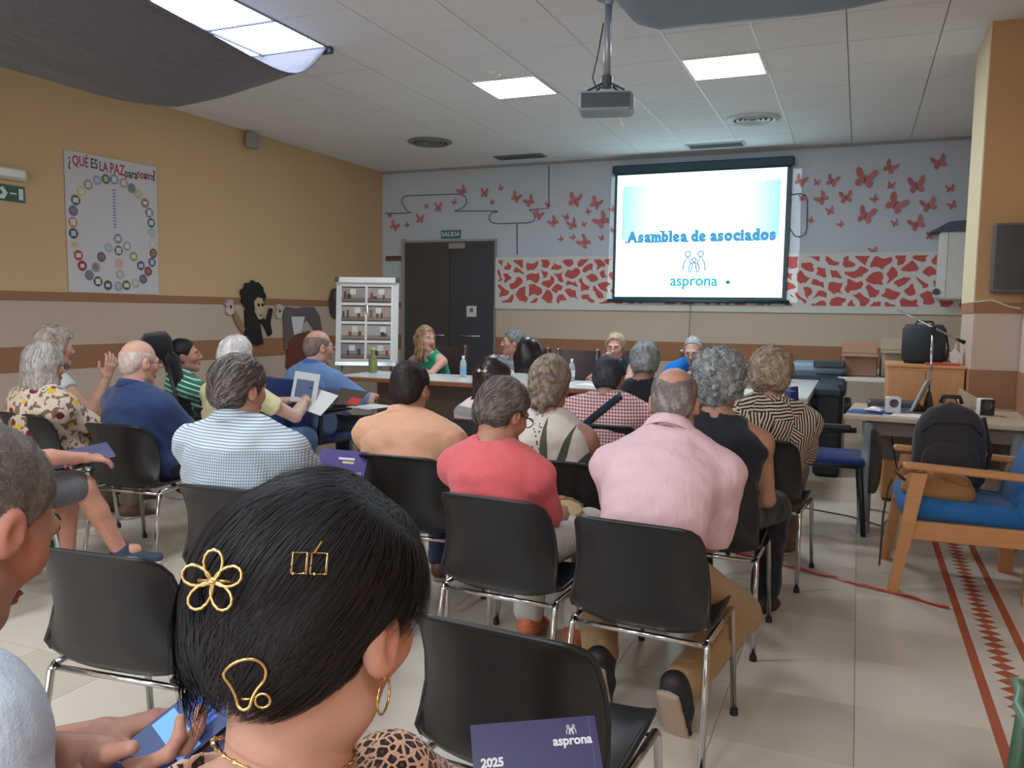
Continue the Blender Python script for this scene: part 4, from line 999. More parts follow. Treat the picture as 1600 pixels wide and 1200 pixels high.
# card propped at the wall
o = MB().prism([(0, 0), (.26, 0), (.02, .14)], .006, Matrix(((1, 0, 0, 0), (0, 0, -1, 0), (0, 1, 0, 0), (0, 0, 0, 1)))).build('leaning_card', M('card_beige', (196, 176, 150), rough=.7)); o.location = (.63, 6.28, ZD); tag(o, 'triangular beige card leaning against the column', 'card')

# --- wooden armchair with the blue cushions
ac = empty('wooden_armchair', (.50, 4.69, 0), rad(92)); tag(ac, 'wooden armchair with blue seat and back cushions at the right', 'armchair')
# local: faces +y; rotated so that it faces the audience
bl = fabric('blue_upholstery', (38, 100, 158))
for sx in (-1, 1):
    MB().prism([(.27, 0), (.315, 0), (.24, .60), (.17, .60)], .045, Matrix(((0, 0, 1, sx*.29-.022), (1, 0, 0, 0), (0, 1, 0, 0), (0, 0, 0, 1)))).build('front_leg', beech, ac)
    MB().prism([(-.33, 0), (-.26, 0), (-.27, .61), (-.32, .61)], .045, Matrix(((0, 0, 1, sx*.29-.022), (1, 0, 0, 0), (0, 1, 0, 0), (0, 0, 0, 1)))).build('rear_leg', beech, ac)
    MB().box(-.035, .035, -.36, .28, 0, .03, bev=.008, M=Matrix.Translation((sx*.29, 0, .605)) @ Matrix.Rotation(rad(2.5), 4, 'X')).build('armrest', beech, ac)
    MB().box(-.018, .018, -.29, .25, .27, .36, bev=.004, M=Matrix.Translation((sx*.285, 0, 0))).build('side_rail', beech, ac)
box_obj('front_rail', (-.28, .28, .2, .235, .28, .35), beech_x, ac, bev=.004); box_obj('back_rail', (-.28, .28, -.28, -.25, .28, .35), beech_x, ac, bev=.004)
MB().box(-.265, .265, -.27, .30, .345, .455, bev=.035, M=Matrix.Rotation(rad(3), 4, 'X')).build('seat_cushion', bl, ac, True)
MB().box(-.265, .265, -.06, .05, 0, .60, bev=.035, M=Matrix.Translation((0, -.25, .36)) @ Matrix.Rotation(rad(20), 4, 'X')).build('back_cushion', bl, ac, True)
# backpack and tan bag on the armchair
bp = empty('backpack', (.47, 4.86, .45)); tag(bp, 'large dark grey backpack standing on the armchair', 'backpack')
bpm = fabric('backpack_grey', (52, 48, 50))
def rounded(w, d, hgt, n=14, m=12, top=.5, M_=None):
    """soft upright sack"""
    G_ = []
    for j in range(m+1):
        t_ = j/m; k = 1 if t_ < top else math.sqrt(max(0, 1-((t_-top)/(1-top))**2.4)); kb_ = min(1, .85+t_*1.2)
        G_.append([(w*k*kb_*math.copysign(abs(math.cos(2*PI*i/n))**.6, math.cos(2*PI*i/n)), d*max(k, .12)*kb_*math.copysign(abs(math.sin(2*PI*i/n))**.6, math.sin(2*PI*i/n)), hgt*t_) for i in range(n)])
    vs = sum(G_, []); fs = [tuple(range(n-1, -1, -1)), tuple(range(m*n, m*n+n))]
    for j in range(m):
        for i in range(n): fs.append((j*n+i, j*n+(i+1) % n, (j+1)*n+(i+1) % n, (j+1)*n+i))
    if M_ is not None: vs = [tuple(M_ @ Vector(p)) for p in vs]
    mb = MB(); mb.add(vs, fs); return mb
rounded(.175, .10, .46).build('body', bpm, bp, True)
rounded(.135, .04, .24, M_=Matrix.Translation((0, -.09, .03))).build('front_pocket', bpm, bp, True)
MB().tube([(-.05, .02, .45), (-.04, .02, .485), (.04, .02, .485), (.05, .02, .45)], .011, 7).build('handle', rubber, bp, True)
MB().tube([(-.14, -.085, .30), (-.08, -.098, .36), (.08, -.098, .36), (.14, -.085, .30)], .004, 5).build('zip', rubber, bp, True)
MB().tube([(.16, .06, .38), (.2, .05, .2), (.17, .06, .03)], .012, 6).build('strap', bpm, bp, True)
tb = empty('tan_handbag', (.40, 4.56, .455), rad(4)); tag(tb, 'slouchy tan handbag lying on the blue armchair seat', 'handbag')
tan = fabric('tan_suede', (158, 112, 68))
rounded(.17, .085, .13, 18, 8, .25, Matrix.Rotation(rad(4), 4, 'Y')).build('body', tan, tb, True)
rounded(.09, .06, .05, 14, 6, .2, Matrix.Translation((.06, -.02, .09)) @ Matrix.Rotation(rad(18), 4, 'Y')).build('flap', tan, tb, True)
MB().tube([(-.14, -.03, .07), (-.2, -.05, .12), (-.16, -.04, .17), (-.06, -.02, .13)], .009, 6).build('handle', M('tan_dark', (96, 62, 40), rough=.6), tb, True)
MB().tube([(.20, 4.70, .50), (.185, 4.72, .45), (.168, 4.72, .3), (.165, 4.72, .1), (.162, 4.70, .03)], .006, 6).build('hanging_strap', M('strap_brown', (84, 66, 54), rough=.6))
tag(bpy.data.objects['hanging_strap'], 'thin brown strap hanging off the armchair front to the floor', 'strap')

# --- tablet-arm chairs
def tablet_chair(name, label, x, y, rz, tablet=True):
    r = empty(name, (x, y, 0), rad(rz)); tag(r, label, 'chair', 'tablet-arm chairs')
    bm_ = M('tablet_black', (30, 30, 32), rough=.5); blue = fabric('chair_blue', (34, 52, 112))
    MB().box(-.22, .22, -.2, .22, .42, .475, bev=.02).build('seat', blue, r, True)
    G_ = [[(.215*(i/6-1), -.235-.03*j/5+.05*abs(i/6-1)**2, .50+.075*j) for i in range(13)] for j in range(6)]
    MB().sheet(G_, .035).build('backrest', blue, r, 'auto')
    for sx in (-1, 1):
        MB().tube([(sx*.21, -.17, .43), (sx*.225, -.22, 0)], .016, 8).build('leg', bm_, r, True)
        MB().tube([(sx*.21, .19, .43), (sx*.225, .23, 0)], .016, 8).build('leg', bm_, r, True)
        MB().tube([(sx*.21, -.17, .43), (sx*.21, .19, .43)], .016, 8).build('side_rail', bm_, r, True)
    MB().box(-.05, .05, -.03, .03, .42, .52, M=Matrix.Translation((0, -.21, 0))).build('back_bracket', bm_, r)
    MB().tube([(.22, -.1, .43), (.25, -.1, .64), (.25, .16, .66)], .017, 8).build('arm_support', bm_, r, True)
    if tablet == 'down':
        pts = [(.11*math.cos(a*PI/10), .2+.2*math.sin(a*PI/10)) for a in range(20)]
        MB().prism(pts, .016, Matrix.Translation((.16, .27, .26)) @ Matrix.Rotation(rad(22), 4, 'Z') @ Matrix(((1, 0, 0, 0), (0, 0, -1, 0), (0, 1, 0, 0), (0, 0, 0, 1)))).build('writing_tablet', M('tablet_brown', (64, 54, 50), rough=.5), r)
    else:
        MB().prism([(-.10, .0), (.28, -.02), (.31, .2), (.25, .29), (-.02, .28), (-.08, .2)], .016, Matrix.Translation((-.02, .14, .675))).build('writing_tablet', bm_, r)
    MB().box(-.04, .04, -.13, .13, 0, .03, bev=.01, M=Matrix.Translation((.25, 0, .66))).build('arm_pad', bm_, r)
    return r
tablet_chair('tablet_chair', 'blue tablet-arm chair of the bald man in the sky-blue polo', -3.56, 4.76, -14)
tablet_chair('tablet_chair', 'empty blue tablet-arm chair with folded tablet beside the desk', -.15, 5.62, -88, 'down')

# --- wheelchair with headrest
wc = empty('wheelchair', (-4.30, 4.71, 0), rad(-42)); tag(wc, 'black reclining wheelchair with padded headrest by the yellow wall', 'wheelchair')
bkf = fabric('wheelchair_black', (34, 32, 34)); fr_b = M('wheelchair_frame', (40, 40, 44), rough=.4, metal=.4)
MB().box(-.23, .23, -.2, .24, .43, .5, bev=.025).build('seat', bkf, wc, True)
MB().box(-.22, .22, -.04, .05, 0, .56, bev=.03, M=Matrix.Translation((0, -.24, .48)) @ Matrix.Rotation(rad(12), 4, 'X')).build('backrest', bkf, wc, True)
MB().box(-.15, .15, -.12, .08, 0, .17, bev=.04, M=Matrix.Translation((-.02, -.40, .99)) @ Matrix.Rotation(rad(8), 4, 'X') @ Matrix.Rotation(rad(6), 4, 'Y')).build('headrest', bkf, wc, True)
MB().tube([(0, -.36, .9), (0, -.41, 1.02)], .014, 8).build('headrest_post', fr_b, wc, True)
for sx in (-1, 1):
    MB().tube([(sx*.28+.30*0, .30*math.cos(a*PI/12)-.12, .30+.30*math.sin(a*PI/12)) for a in range(24)], .016, 7, True).build('wheel', rubber, wc, True)
    MB().tube([(sx*.25, .09*math.cos(a*PI/8)+.34, .10+.09*math.sin(a*PI/8)) for a in range(16)], .014, 6, True).build('caster', rubber, wc, True)
    MB().tube([(sx*.25, -.38, .97), (sx*.25, -.28, .5), (sx*.25, .3, .46), (sx*.25, .34, .2)], .014, 8).build('frame', fr_b, wc, True)
    MB().box(-.035, .035, -.18, .16, .66, .70, bev=.012, M=Matrix.Translation((sx*.26, 0, 0))).build('armrest', bkf, wc, True)
    MB().box(-.07, .07, .36, .54, .10, .12, M=Matrix.Translation((sx*.12, 0, 0))).build('footplate', fr_b, wc)

# --- green plastic chair at the picture's right edge
gc = empty('green_chair', (.66, 2.02, 0), rad(4)); tag(gc, 'green plastic chair cut by the right picture edge', 'chair')
gpm = M('green_plastic', (66, 96, 74), rough=.4, var=.05)
G_ = [[(.27*(i/6-1)*(1 if j < 8 else .93), -.25+.5*j/9, .46-.015*math.cos((i/6-1)*1.4)+(.012 if j > 7 else 0)) for i in range(13)] for j in range(10)]
MB().sheet(G_, .02).build('seat', gpm, gc, 'auto')
MB().tube([G_[0][i] for i in range(13)]+[G_[j][12] for j in range(1, 10)]+[G_[9][i] for i in range(11, -1, -1)]+[G_[j][0] for j in range(8, 0, -1)], .012, 7, True).build('seat_rim', M('green_rim', (104, 134, 112), rough=.35), gc, True)
for sx in (-1, 1):
    for sy in (-1, 1): MB().tube([(sx*.23, sy*.21, .45), (sx*.26, sy*.25, 0)], [.022, .018], 8).build('leg', gpm, gc, True)
G_ = [[(.24*(i/6-1), -.27-.06*j/5+.05*abs(i/6-1)**2, .5+.07*j) for i in range(13)] for j in range(6)]
MB().sheet(G_, .018).build('backrest', gpm, gc, 'auto')

# --- red barrier tape on the floor
tp = []
rr_ = random.Random(8)
for k in range(36):
    t_ = k/35; tp.append((-1.05+1.50*t_+.012*math.sin(k*.9), 4.92-.70*t_+.012*rr_.uniform(-1, 1)))
G_ = [[(x, y-.013, .002+.006*abs(math.sin(k*1.3))), (x, y+.013, .002+.008*abs(math.cos(k*.8)))] for k, (x, y) in enumerate(tp)]
tape = MB().sheet(G_, .0012).build('barrier_tape', M('tape_red', (190, 52, 54), rough=.4, var=.2, scale=30))
tag(tape, 'crumpled red barrier tape lying across the tiles', 'tape')
G_ = [[(-3.3+.1*k, 4.15+.004*math.sin(k), .0016), (-3.3+.1*k, 4.18, .0018)] for k in range(16)]
tag(MB().sheet(G_, .001).build('barrier_tape', MATS['tape_red']), 'red tape strip on the floor left of the peach polo chair', 'tape')
# ================================================================ people: smooth bodies from blended solids
f32 = np.float32
def V3(*a): return np.array(a, float)
def unit(v): v = np.asarray(v, float); return v/(np.linalg.norm(v)+1e-9)
def lerp(a, b, t): return a+(b-a)*t
def rot(yaw=0, pitch=0, roll=0):
    """columns right, forward, up; yaw ccw seen from above, pitch down positive, roll right-ear-down positive (degrees)"""
    m = Matrix.Rotation(rad(yaw), 3, 'Z') @ Matrix.Rotation(rad(-pitch), 3, 'X') @ Matrix.Rotation(rad(roll), 3, 'Y')
    return np.array(m)
class SDF:
    def __init__(s, lo, hi, h):
        s.h = h; s.lo = np.asarray(lo, float)-2*h; n = np.ceil((np.asarray(hi, float)+2*h-s.lo)/h).astype(int)+1
        s.n = n; s.ax = [(s.lo[i]+h*np.arange(n[i])).astype(f32) for i in range(3)]; s.F = np.full(n, .5, f32)
    def blk(s, lo, hi):
        a = np.clip(np.floor((lo-s.lo)/s.h).astype(int), 0, s.n); b = np.clip(np.ceil((hi-s.lo)/s.h).astype(int)+1, 0, s.n)
        sl = tuple(slice(a[i], b[i]) for i in range(3))
        return sl, s.ax[0][sl[0]][:, None, None], s.ax[1][sl[1]][None, :, None], s.ax[2][sl[2]][None, None, :]
    def put(s, sl, d, k, sub=False):
        A = s.F[sl]
        if A.size == 0: return
        if sub:
            d = -d
            if k > 0: hh = np.clip(.5-.5*(A-d)/k, 0, 1); s.F[sl] = A*(1-hh)+d*hh+k*hh*(1-hh)
            else: s.F[sl] = np.maximum(A, d)
        else:
            if k > 0: hh = np.clip(.5+.5*(A-d)/k, 0, 1); s.F[sl] = A*(1-hh)+d*hh-k*hh*(1-hh)
            else: s.F[sl] = np.minimum(A, d)
    def cone(s, a, b, ra, rb=None, k=.02, sub=False):
        rb = ra if rb is None else rb; a = np.asarray(a, float); b = np.asarray(b, float); m = max(ra, rb)+k+3*s.h
        sl, X, Y, Z = s.blk(np.minimum(a, b)-m, np.maximum(a, b)+m)
        ab = b-a; L = float(ab@ab)+1e-12
        px, py, pz = X-f32(a[0]), Y-f32(a[1]), Z-f32(a[2])
        t = np.clip((px*f32(ab[0])+py*f32(ab[1])+pz*f32(ab[2]))/f32(L), 0, 1)
        d = np.sqrt((px-t*f32(ab[0]))**2+(py-t*f32(ab[1]))**2+(pz-t*f32(ab[2]))**2)-(f32(ra)+t*f32(rb-ra))
        s.put(sl, d, k, sub)
    def ell(s, c, r, R=None, k=.02, sub=False):
        c = np.asarray(c, float); R = np.eye(3) if R is None else R; m = max(r)+k+3*s.h
        sl, X, Y, Z = s.blk(c-m, c+m)
        px, py, pz = X-f32(c[0]), Y-f32(c[1]), Z-f32(c[2])
        k0 = k1 = 0
        for i in range(3):
            q = px*f32(R[0, i])+py*f32(R[1, i])+pz*f32(R[2, i]); k0 = k0+(q/f32(r[i]))**2; k1 = k1+(q/f32(r[i]**2))**2
        k0 = np.sqrt(k0); k1 = np.sqrt(k1)+f32(1e-6)
        s.put(sl, k0*(k0-1)/k1, k, sub)
    def ecap(s, a, b, wa, wb, side, k=.02, sub=False):
        """tapered capsule of oval section; w = (half width along side, half depth)"""
        a = np.asarray(a, float); b = np.asarray(b, float); m = max(wa+wb)+k+3*s.h
        sl, X, Y, Z = s.blk(np.minimum(a, b)-m, np.maximum(a, b)+m)
        ab = b-a; ln = np.linalg.norm(ab)+1e-9; ax = ab/ln; sd = unit(np.asarray(side)-ax*(ax@np.asarray(side))); fr = np.cross(ax, sd)
        px, py, pz = X-f32(a[0]), Y-f32(a[1]), Z-f32(a[2])
        dt = lambda v: px*f32(v[0])+py*f32(v[1])+pz*f32(v[2])
        u = dt(ax); t = np.clip(u/f32(ln), 0, 1); ov = u-t*f32(ln)
        w = f32(wa[0])+t*f32(wb[0]-wa[0]); d_ = f32(wa[1])+t*f32(wb[1]-wa[1]); mn = np.minimum(w, d_)
        q = np.sqrt((dt(sd)/w)**2+(dt(fr)/d_)**2+(ov/mn)**2)
        s.put(sl, (q-1)*mn, k, sub)
    def plane(s, n, c, k=0):
        """keep the side where n.p < c"""
        n = np.asarray(n, float); d = s.ax[0][:, None, None]*f32(n[0])+s.ax[1][None, :, None]*f32(n[1])+s.ax[2][None, None, :]*f32(n[2])-f32(c)
        if k > 0: hh = np.clip(.5-.5*(s.F-d)/k, 0, 1); s.F = s.F*(1-hh)+d*hh+k*hh*(1-hh)
        else: s.F = np.maximum(s.F, d)
    def wobble(s, amp, sc, seed=0, stretch=(1, 1, 1), n=5):
        r = np.random.default_rng(seed); m = np.abs(s.F) < .05
        I = np.nonzero(m); P = [s.ax[i][I[i]]*stretch[i] for i in range(3)]; acc = np.zeros(len(I[0]), f32)
        for q in range(n):
            v = r.normal(size=3); v *= sc*r.uniform(.6, 1.7)/np.linalg.norm(v); ph = r.uniform(0, 6.28)
            w = np.sin(P[0]*f32(v[1])+P[1]*f32(v[2])+P[2]*f32(v[0])+f32(ph))*.9
            acc += np.sin(P[0]*f32(v[0])+P[1]*f32(v[1])+P[2]*f32(v[2])+w+f32(ph))
        s.F[I] += acc*f32(amp/math.sqrt(n))
    def mesh(s):
        F = s.F; neg = F < 0; nx, ny, nz = F.shape
        c = np.zeros((nx-1, ny-1, nz-1), np.int8)
        for i in (0, 1):
            for j in (0, 1):
                for k in (0, 1): c += neg[i:nx-1+i, j:ny-1+j, k:nz-1+k]
        act = (c > 0) & (c < 8); I = np.array(np.nonzero(act)); n = I.shape[1]
        if n == 0: return np.zeros((0, 3)), np.zeros((0, 4), int)
        idx = np.full(act.shape, -1, np.int64); idx[tuple(I)] = np.arange(n)
        pos = np.zeros((n, 3)); cnt = np.zeros(n)
        for axis in range(3):
            o = [a for a in range(3) if a != axis]
            for p in (0, 1):
                for q in (0, 1):
                    A = I.copy(); A[o[0]] += p; A[o[1]] += q; B = A.copy(); B[axis] += 1
                    fa, fb = F[tuple(A)], F[tuple(B)]; cr = (fa < 0) != (fb < 0)
                    t = np.where(cr, fa/np.where(cr, fa-fb, 1), 0); w = cr.astype(float)
                    P = A.T.astype(float); P[:, axis] += t; pos += P*w[:, None]; cnt += w
        pos = s.lo+s.h*pos/cnt[:, None]
        quads = []
        for axis in range(3):
            o = [(axis+1) % 3, (axis+2) % 3]
            sa = [slice(None)]*3; sb = [slice(None)]*3; sa[axis] = slice(0, -1); sb[axis] = slice(1, None)
            ch = neg[tuple(sa)] != neg[tuple(sb)]; E_ = np.array(np.nonzero(ch))
            lim = [F.shape[o[0]]-1, F.shape[o[1]]-1]
            ok = (E_[o[0]] > 0) & (E_[o[1]] > 0) & (E_[o[0]] < lim[0]) & (E_[o[1]] < lim[1]); E_ = E_[:, ok]
            st = neg[tuple(E_)]
            cs = []
            for p, q in ((-1, -1), (0, -1), (0, 0), (-1, 0)):
                D = E_.copy(); D[o[0]] += p; D[o[1]] += q; cs.append(idx[tuple(D)])
            Q = np.stack(cs, 1); Q[~st] = Q[~st][:, ::-1]; quads.append(Q)
        return pos, np.concatenate(quads)
def mesh_from(name, parts, mat, parent, cols=None):
    """one mesh object from several (verts, quads) islands"""
    vs = []; fs = []; o = 0
    for v, q in parts: vs.append(v); fs.append(q+o); o += len(v)
    V = np.concatenate(vs); Q = np.concatenate(fs)
    me = bpy.data.meshes.new(name)
    me.vertices.add(len(V)); me.vertices.foreach_set('co', V.astype(f32).ravel())
    me.loops.add(len(Q)*4); me.loops.foreach_set('vertex_index', Q.astype(np.int32).ravel())
    me.polygons.add(len(Q)); me.polygons.foreach_set('loop_start', np.arange(0, len(Q)*4, 4, dtype=np.int32)); me.polygons.foreach_set('loop_total', np.full(len(Q), 4, np.int32))
    me.polygons.foreach_set('use_smooth', np.ones(len(Q), bool))
    me.update(calc_edges=True); me.validate()
    if cols is not None:
        a = me.color_attributes.new('col', 'FLOAT_COLOR', 'POINT'); C = np.ones((len(V), 4), f32); C[:, :3] = cols; a.data.foreach_set('color', C.ravel())
    me.materials.append(mat)
    return link(name, me, parent)
def vnormals(v, q):
    n = np.cross(v[q[:, 2]]-v[q[:, 0]], v[q[:, 3]]-v[q[:, 1]]); N = np.zeros_like(v)
    for i in range(4): np.add.at(N, q[:, i], n)
    return N/(np.linalg.norm(N, axis=1, keepdims=True)+1e-9)
def lin(c): return np.array(srgb(*c)[:3])
def ik(a, t, l1, l2, pole):
    d = t-a; L = np.linalg.norm(d)
    if L > (l1+l2)*.995: t = a+d/L*(l1+l2)*.995; d = t-a; L = np.linalg.norm(d)
    L = max(L, abs(l1-l2)+.01); u = unit(d); x = (l1*l1-l2*l2+L*L)/(2*L); hgt = math.sqrt(max(0, l1*l1-x*x))
    p = np.asarray(pole, float); p = unit(p-u*(p@u)); return a+u*x+p*hgt, t
skin_mat = attr_mat('skin', .52, .35, .12, 260); hair_mat = attr_mat('hair', .6, .3)
hair_gloss = attr_mat('hair_gloss', .36, .5)

def add_head(S, Hc, R, fem, nose=1.0):
    P = lambda x, y, z: Hc+R@V3(x, y, z)
    S.ell(P(0, -.012, .028), (.073, .094, .088), R, .0)
    S.ell(P(0, .026, -.030), (.058, .066, .083), R, .03)
    for sg in (-1, 1):
        S.cone(P(sg*.045, .012, -.075), P(0, .062, -.100), .020, .020, .03)
        S.ell(P(sg*.037, .060, -.024), (.024, .024, .022), R, .03)
    S.cone(P(0, .074, -.108), P(0, .076, -.104), .015, .015, .025)
    S.cone(P(-.034, .082, .02), P(.034, .082, .02), .012, .012, .02)
    S.cone(P(0, .094, .012), P(0, .114*nose, -.030), .0075, .012, .012)
    for sg in (-1, 1):
        S.cone(P(sg*.010, .104, -.034), P(sg*.011, .100, -.036), .008, .008, .006)
        S.ell(P(sg*.031, .101, .0), (.017, .016, .011), R, .012, True)
        S.ell(P(sg*.031, .0795, .0), (.0125, .0125, .0115), R, .003)
    S.ell(P(0, .095, -.0655), (.021, .009, .005), R, .006); S.ell(P(0, .0935, -.0765), (.018, .009, .006), R, .006)
    S.cone(P(-.019, .104, -.071), P(.019, .104, -.071), .0022, .0022, .003, True)
    for sg in (-1, 1):
        S.ell(P(sg*.078, -.010, -.010), (.011, .019, .031), R@rot(sg*-18, -8, 0), .006)
        S.ell(P(sg*.089, -.006, -.008), (.008, .010, .017), R@rot(sg*-18, -8, 0), .005, True)

def head_colours(v, Hc, R, skin, hairc, brows, lips, beard):
    q = (v-Hc)@R; C = np.tile(lin(skin), (len(v), 1))
    x, y, z = q[:, 0], q[:, 1], q[:, 2]; ax = np.abs(x)
    warm = ((y > .03) & (z < .0) & (z > -.06) & (ax > .02)) | (ax > .078)
    C[warm] = C[warm]*np.array([1.05, .9, .88])
    if beard is not None:
        b = (y > -.005) & (z < -.035) & ~((y > .088) & (ax < .022) & (z > -.083) & (z < -.058)) & (z > -.125)
        C[b] = lin(beard)*(.8+.4*RNG.random((b.sum(), 1)))
    if lips is not None:
        m = (y > .086) & (ax < .022) & (z < -.059) & (z > -.083); C[m] = lin(lips)
    if brows is not None:
        m = (y > .07) & (ax > .012) & (ax < .047) & (z > .014+.06*np.abs(ax-.03)*-1+.004) & (z < .026-.12*np.maximum(0, ax-.032)); C[m] = lin(brows)
    ex = np.sqrt((ax-.031)**2+(z)**2); m = (y > .083) & (ex < .0105) & (np.abs(z) < .0062); C[m] = (.62, .58, .55)
    m = (y > .085) & (ex < .0055); C[m] = (.03, .02, .015)
    return C

def hand_sdf(W, d, n, right, h, curl=25, spread=.5):
    d = unit(d); n = unit(np.asarray(n)-d*(d@np.asarray(n))); s = np.cross(d, n); ms = s if right else -s
    S = SDF(W-.19, W+.19, h)
    S.cone(W-d*.06, W, .027, .025, .0)
    S.ecap(W+d*.005, W+d*.075, (.028, .017), (.038, .013), s, .015)
    for i, ln in enumerate((.070, .080, .074, .058)):
        off = (.029-.0193*i)
        b = W+d*(.082-abs(i-1.3)*.005)+ms*off; a = 0; p = b
        fd = unit(d+ms*(1.2-i)*.07*spread)
        for sgm, (fr, r0, r1) in enumerate(((.45, .0095, .009), (.32, .009, .008), (.23, .008, .0066))):
            a += rad(curl*(.7 if sgm == 0 else 1)); dr = fd*math.cos(a)+n*math.sin(a); p2 = p+dr*ln*fr*1.12
            S.cone(p, p2, r0, r1, .004); p = p2
    b = W+d*.018+ms*.028+n*.006; t1 = b+unit(d*.72+ms*.62+n*.3)*.042; t2 = t1+unit(d*.9+ms*.2+n*.25)*.034
    S.cone(W+d*.012+ms*.014, b, .017, .0145, .012); S.cone(b, t1, .0135, .011, .008); S.cone(t1, t2, .011, .0085, .004)
    return S.mesh()

def hair_strands(v, q, Hc, R, flow, n, step, nseg, width, cols, lift=.002, seed=1, droop=0.0, curvR=.1, keep=None, jit=.25):
    r = np.random.default_rng(seed); N = vnormals(v, q)
    ids = r.integers(0, len(v), n*3)
    if keep is not None: ids = ids[keep((v[ids]-Hc)@R)]
    ids = ids[:n]; n = len(ids); p = v[ids].copy(); nn = N[ids].copy()
    col = cols[r.integers(0, len(cols), n)]*r.uniform(.75, 1.25, (n, 1))
    V = []; C = []; prev = None
    for k in range(nseg+1):
        fl = flow((p-Hc)@R)@R.T+r.normal(0, jit, (n, 3))*(1 if k == 0 else .25)
        if prev is not None: fl = .5*fl/(np.linalg.norm(fl, axis=1, keepdims=True)+1e-9)+.5*prev
        fl -= nn*(fl*nn).sum(1, keepdims=True); fl /= np.linalg.norm(fl, axis=1, keepdims=True)+1e-9
        w = np.cross(fl, nn)*(width*(1-.6*k/nseg)); V.append(np.stack([p-w+nn*lift, p+w+nn*lift], 1)); C.append(col); prev = fl
        cu = step/curvR; nn2 = nn*math.cos(cu)+fl*math.sin(cu)
        p = p+fl*step-nn*(step*step/(2*curvR)); p[:, 2] -= droop*step; nn = nn2/(np.linalg.norm(nn2, axis=1, keepdims=True)+1e-9)
    A = np.stack(V, 1); n_, s_, _, _ = A.shape; base = np.arange(n_)[:, None]*s_*2+np.arange(nseg)[None, :]*2
    Q = np.stack([base, base+1, base+3, base+2], -1).reshape(-1, 4)
    return (A.reshape(-1, 3), Q), np.repeat(np.stack(C, 1), 2, axis=1).reshape(-1, 3)

def make_hair(root, hd, Hc, R, vox, far):
    st = hd['style']; t = hd.get('t', .014); P = lambda x, y, z: Hc+R@V3(x, y, z)
    drop = hd.get('drop', .0)
    S = SDF(Hc-V3(.22, .22, .2+drop), Hc+V3(.22, .22, .22), vox)
    rr = (.073+t, .094+t, .088+t)
    S.ell(P(0, -.013, .029), rr, R, 0)
    S.ell(P(0, -.058, -.02), (.060+t*.7, .044+t*.8, .064), R, .03)
    def pl(n, p, k=.006): nw = R@unit(V3(*n)); S.plane(nw, nw@P(*p), k)
    hl = hd.get('hairline', (.078, .078))
    zb = hd.get('bottom', -.078)
    if st in ('short', 'crew', 'fluffy', 'curly', 'fringe', 'bob'):
        pl((0, .832, -.555), (0, hl[0], hl[1]))
        if st != 'bob': pl((0, -.35, -.94), (0, -.07, zb))
        if st in ('short', 'crew', 'fringe'):
            for sg in (-1, 1): S.ell(P(sg*.082, .002, -.024), (.03, .030, .040), R, .006, True)
    if st == 'fringe':
        c = hd.get('crown', .045); S.ell(P(0, .0, .10+c), (hd.get('bx', .082), .13, .092), R, .012, True)
    if st == 'thin_crown': S.ell(P(0, -.06, .13), (.03, .03, .03), R, .01, True)
    if st == 'bob':
        for sg in (-1, 1): S.ecap(P(sg*.070, -.02, .01), P(sg*.076, -.015, -.125), (.045, .026), (.060, .028), R@V3(0, 1, 0), .02)
        S.ecap(P(0, -.075, .0), P(0, -.08, -.13), (.08, .032), (.088, .036), R@V3(1, 0, 0), .03)
    if st == 'long':
        pl((0, .832, -.555), (0, hl[0], hl[1]))
        L = hd.get('length', .26)
        for sg in (-1, 1): S.ecap(P(sg*.066, .0, .02), P(sg*.072, .015, -L*.8), (.05, .024), (.045, .02), R@V3(0, 1, 0), .02)
        S.ecap(P(0, -.07, .0), P(0, -.085, -L), (.085, .035), (.075, .02), R@V3(1, 0, 0), .03)
    if st == 'custom': hd['fn'](S, P, R)
    wb = hd.get('wob', (.003, 60)); S.wobble(wb[0], wb[1], hd.get('seed', 3), hd.get('stretch', (1, 1, 1)), 6)
    v, q = S.mesh()
    if len(v) == 0: return
    cols = np.array([lin(c) for c in hd['cols']])
    base = cols[0]; C = np.tile(base, (len(v), 1)); r = np.random.default_rng(4)
    mixn = np.sin(v[:, 0]*170+v[:, 2]*60)+np.sin(v[:, 1]*150-v[:, 2]*90+1); C = np.where((mixn > .3)[:, None], cols[min(1, len(cols)-1)], C)
    C = C*r.uniform(.85, 1.15, (len(v), 1))
    parts = [(v, q)]; cc = [C]
    fl = hd.get('flow')
    if fl is None:
        def fl(p): d = p-np.array([0, -.03, .20]); d[:, 2] -= .05; return d
    ns = hd.get('strands', 700 if not far else 260)
    if ns:
        sv, sc = hair_strands(v, q, Hc, R, fl, ns, hd.get('step', .010), hd.get('nseg', 4), hd.get('width', .0014 if not far else .0022), cols, hd.get('lift', .002), 5, hd.get('droop', 0), .095, hd.get('keep'), hd.get('jit', .25))
        parts.append(sv); cc.append(sc)
    return mesh_from('hair', parts, hair_gloss if hd.get('gloss') else hair_mat, root, np.concatenate(cc))

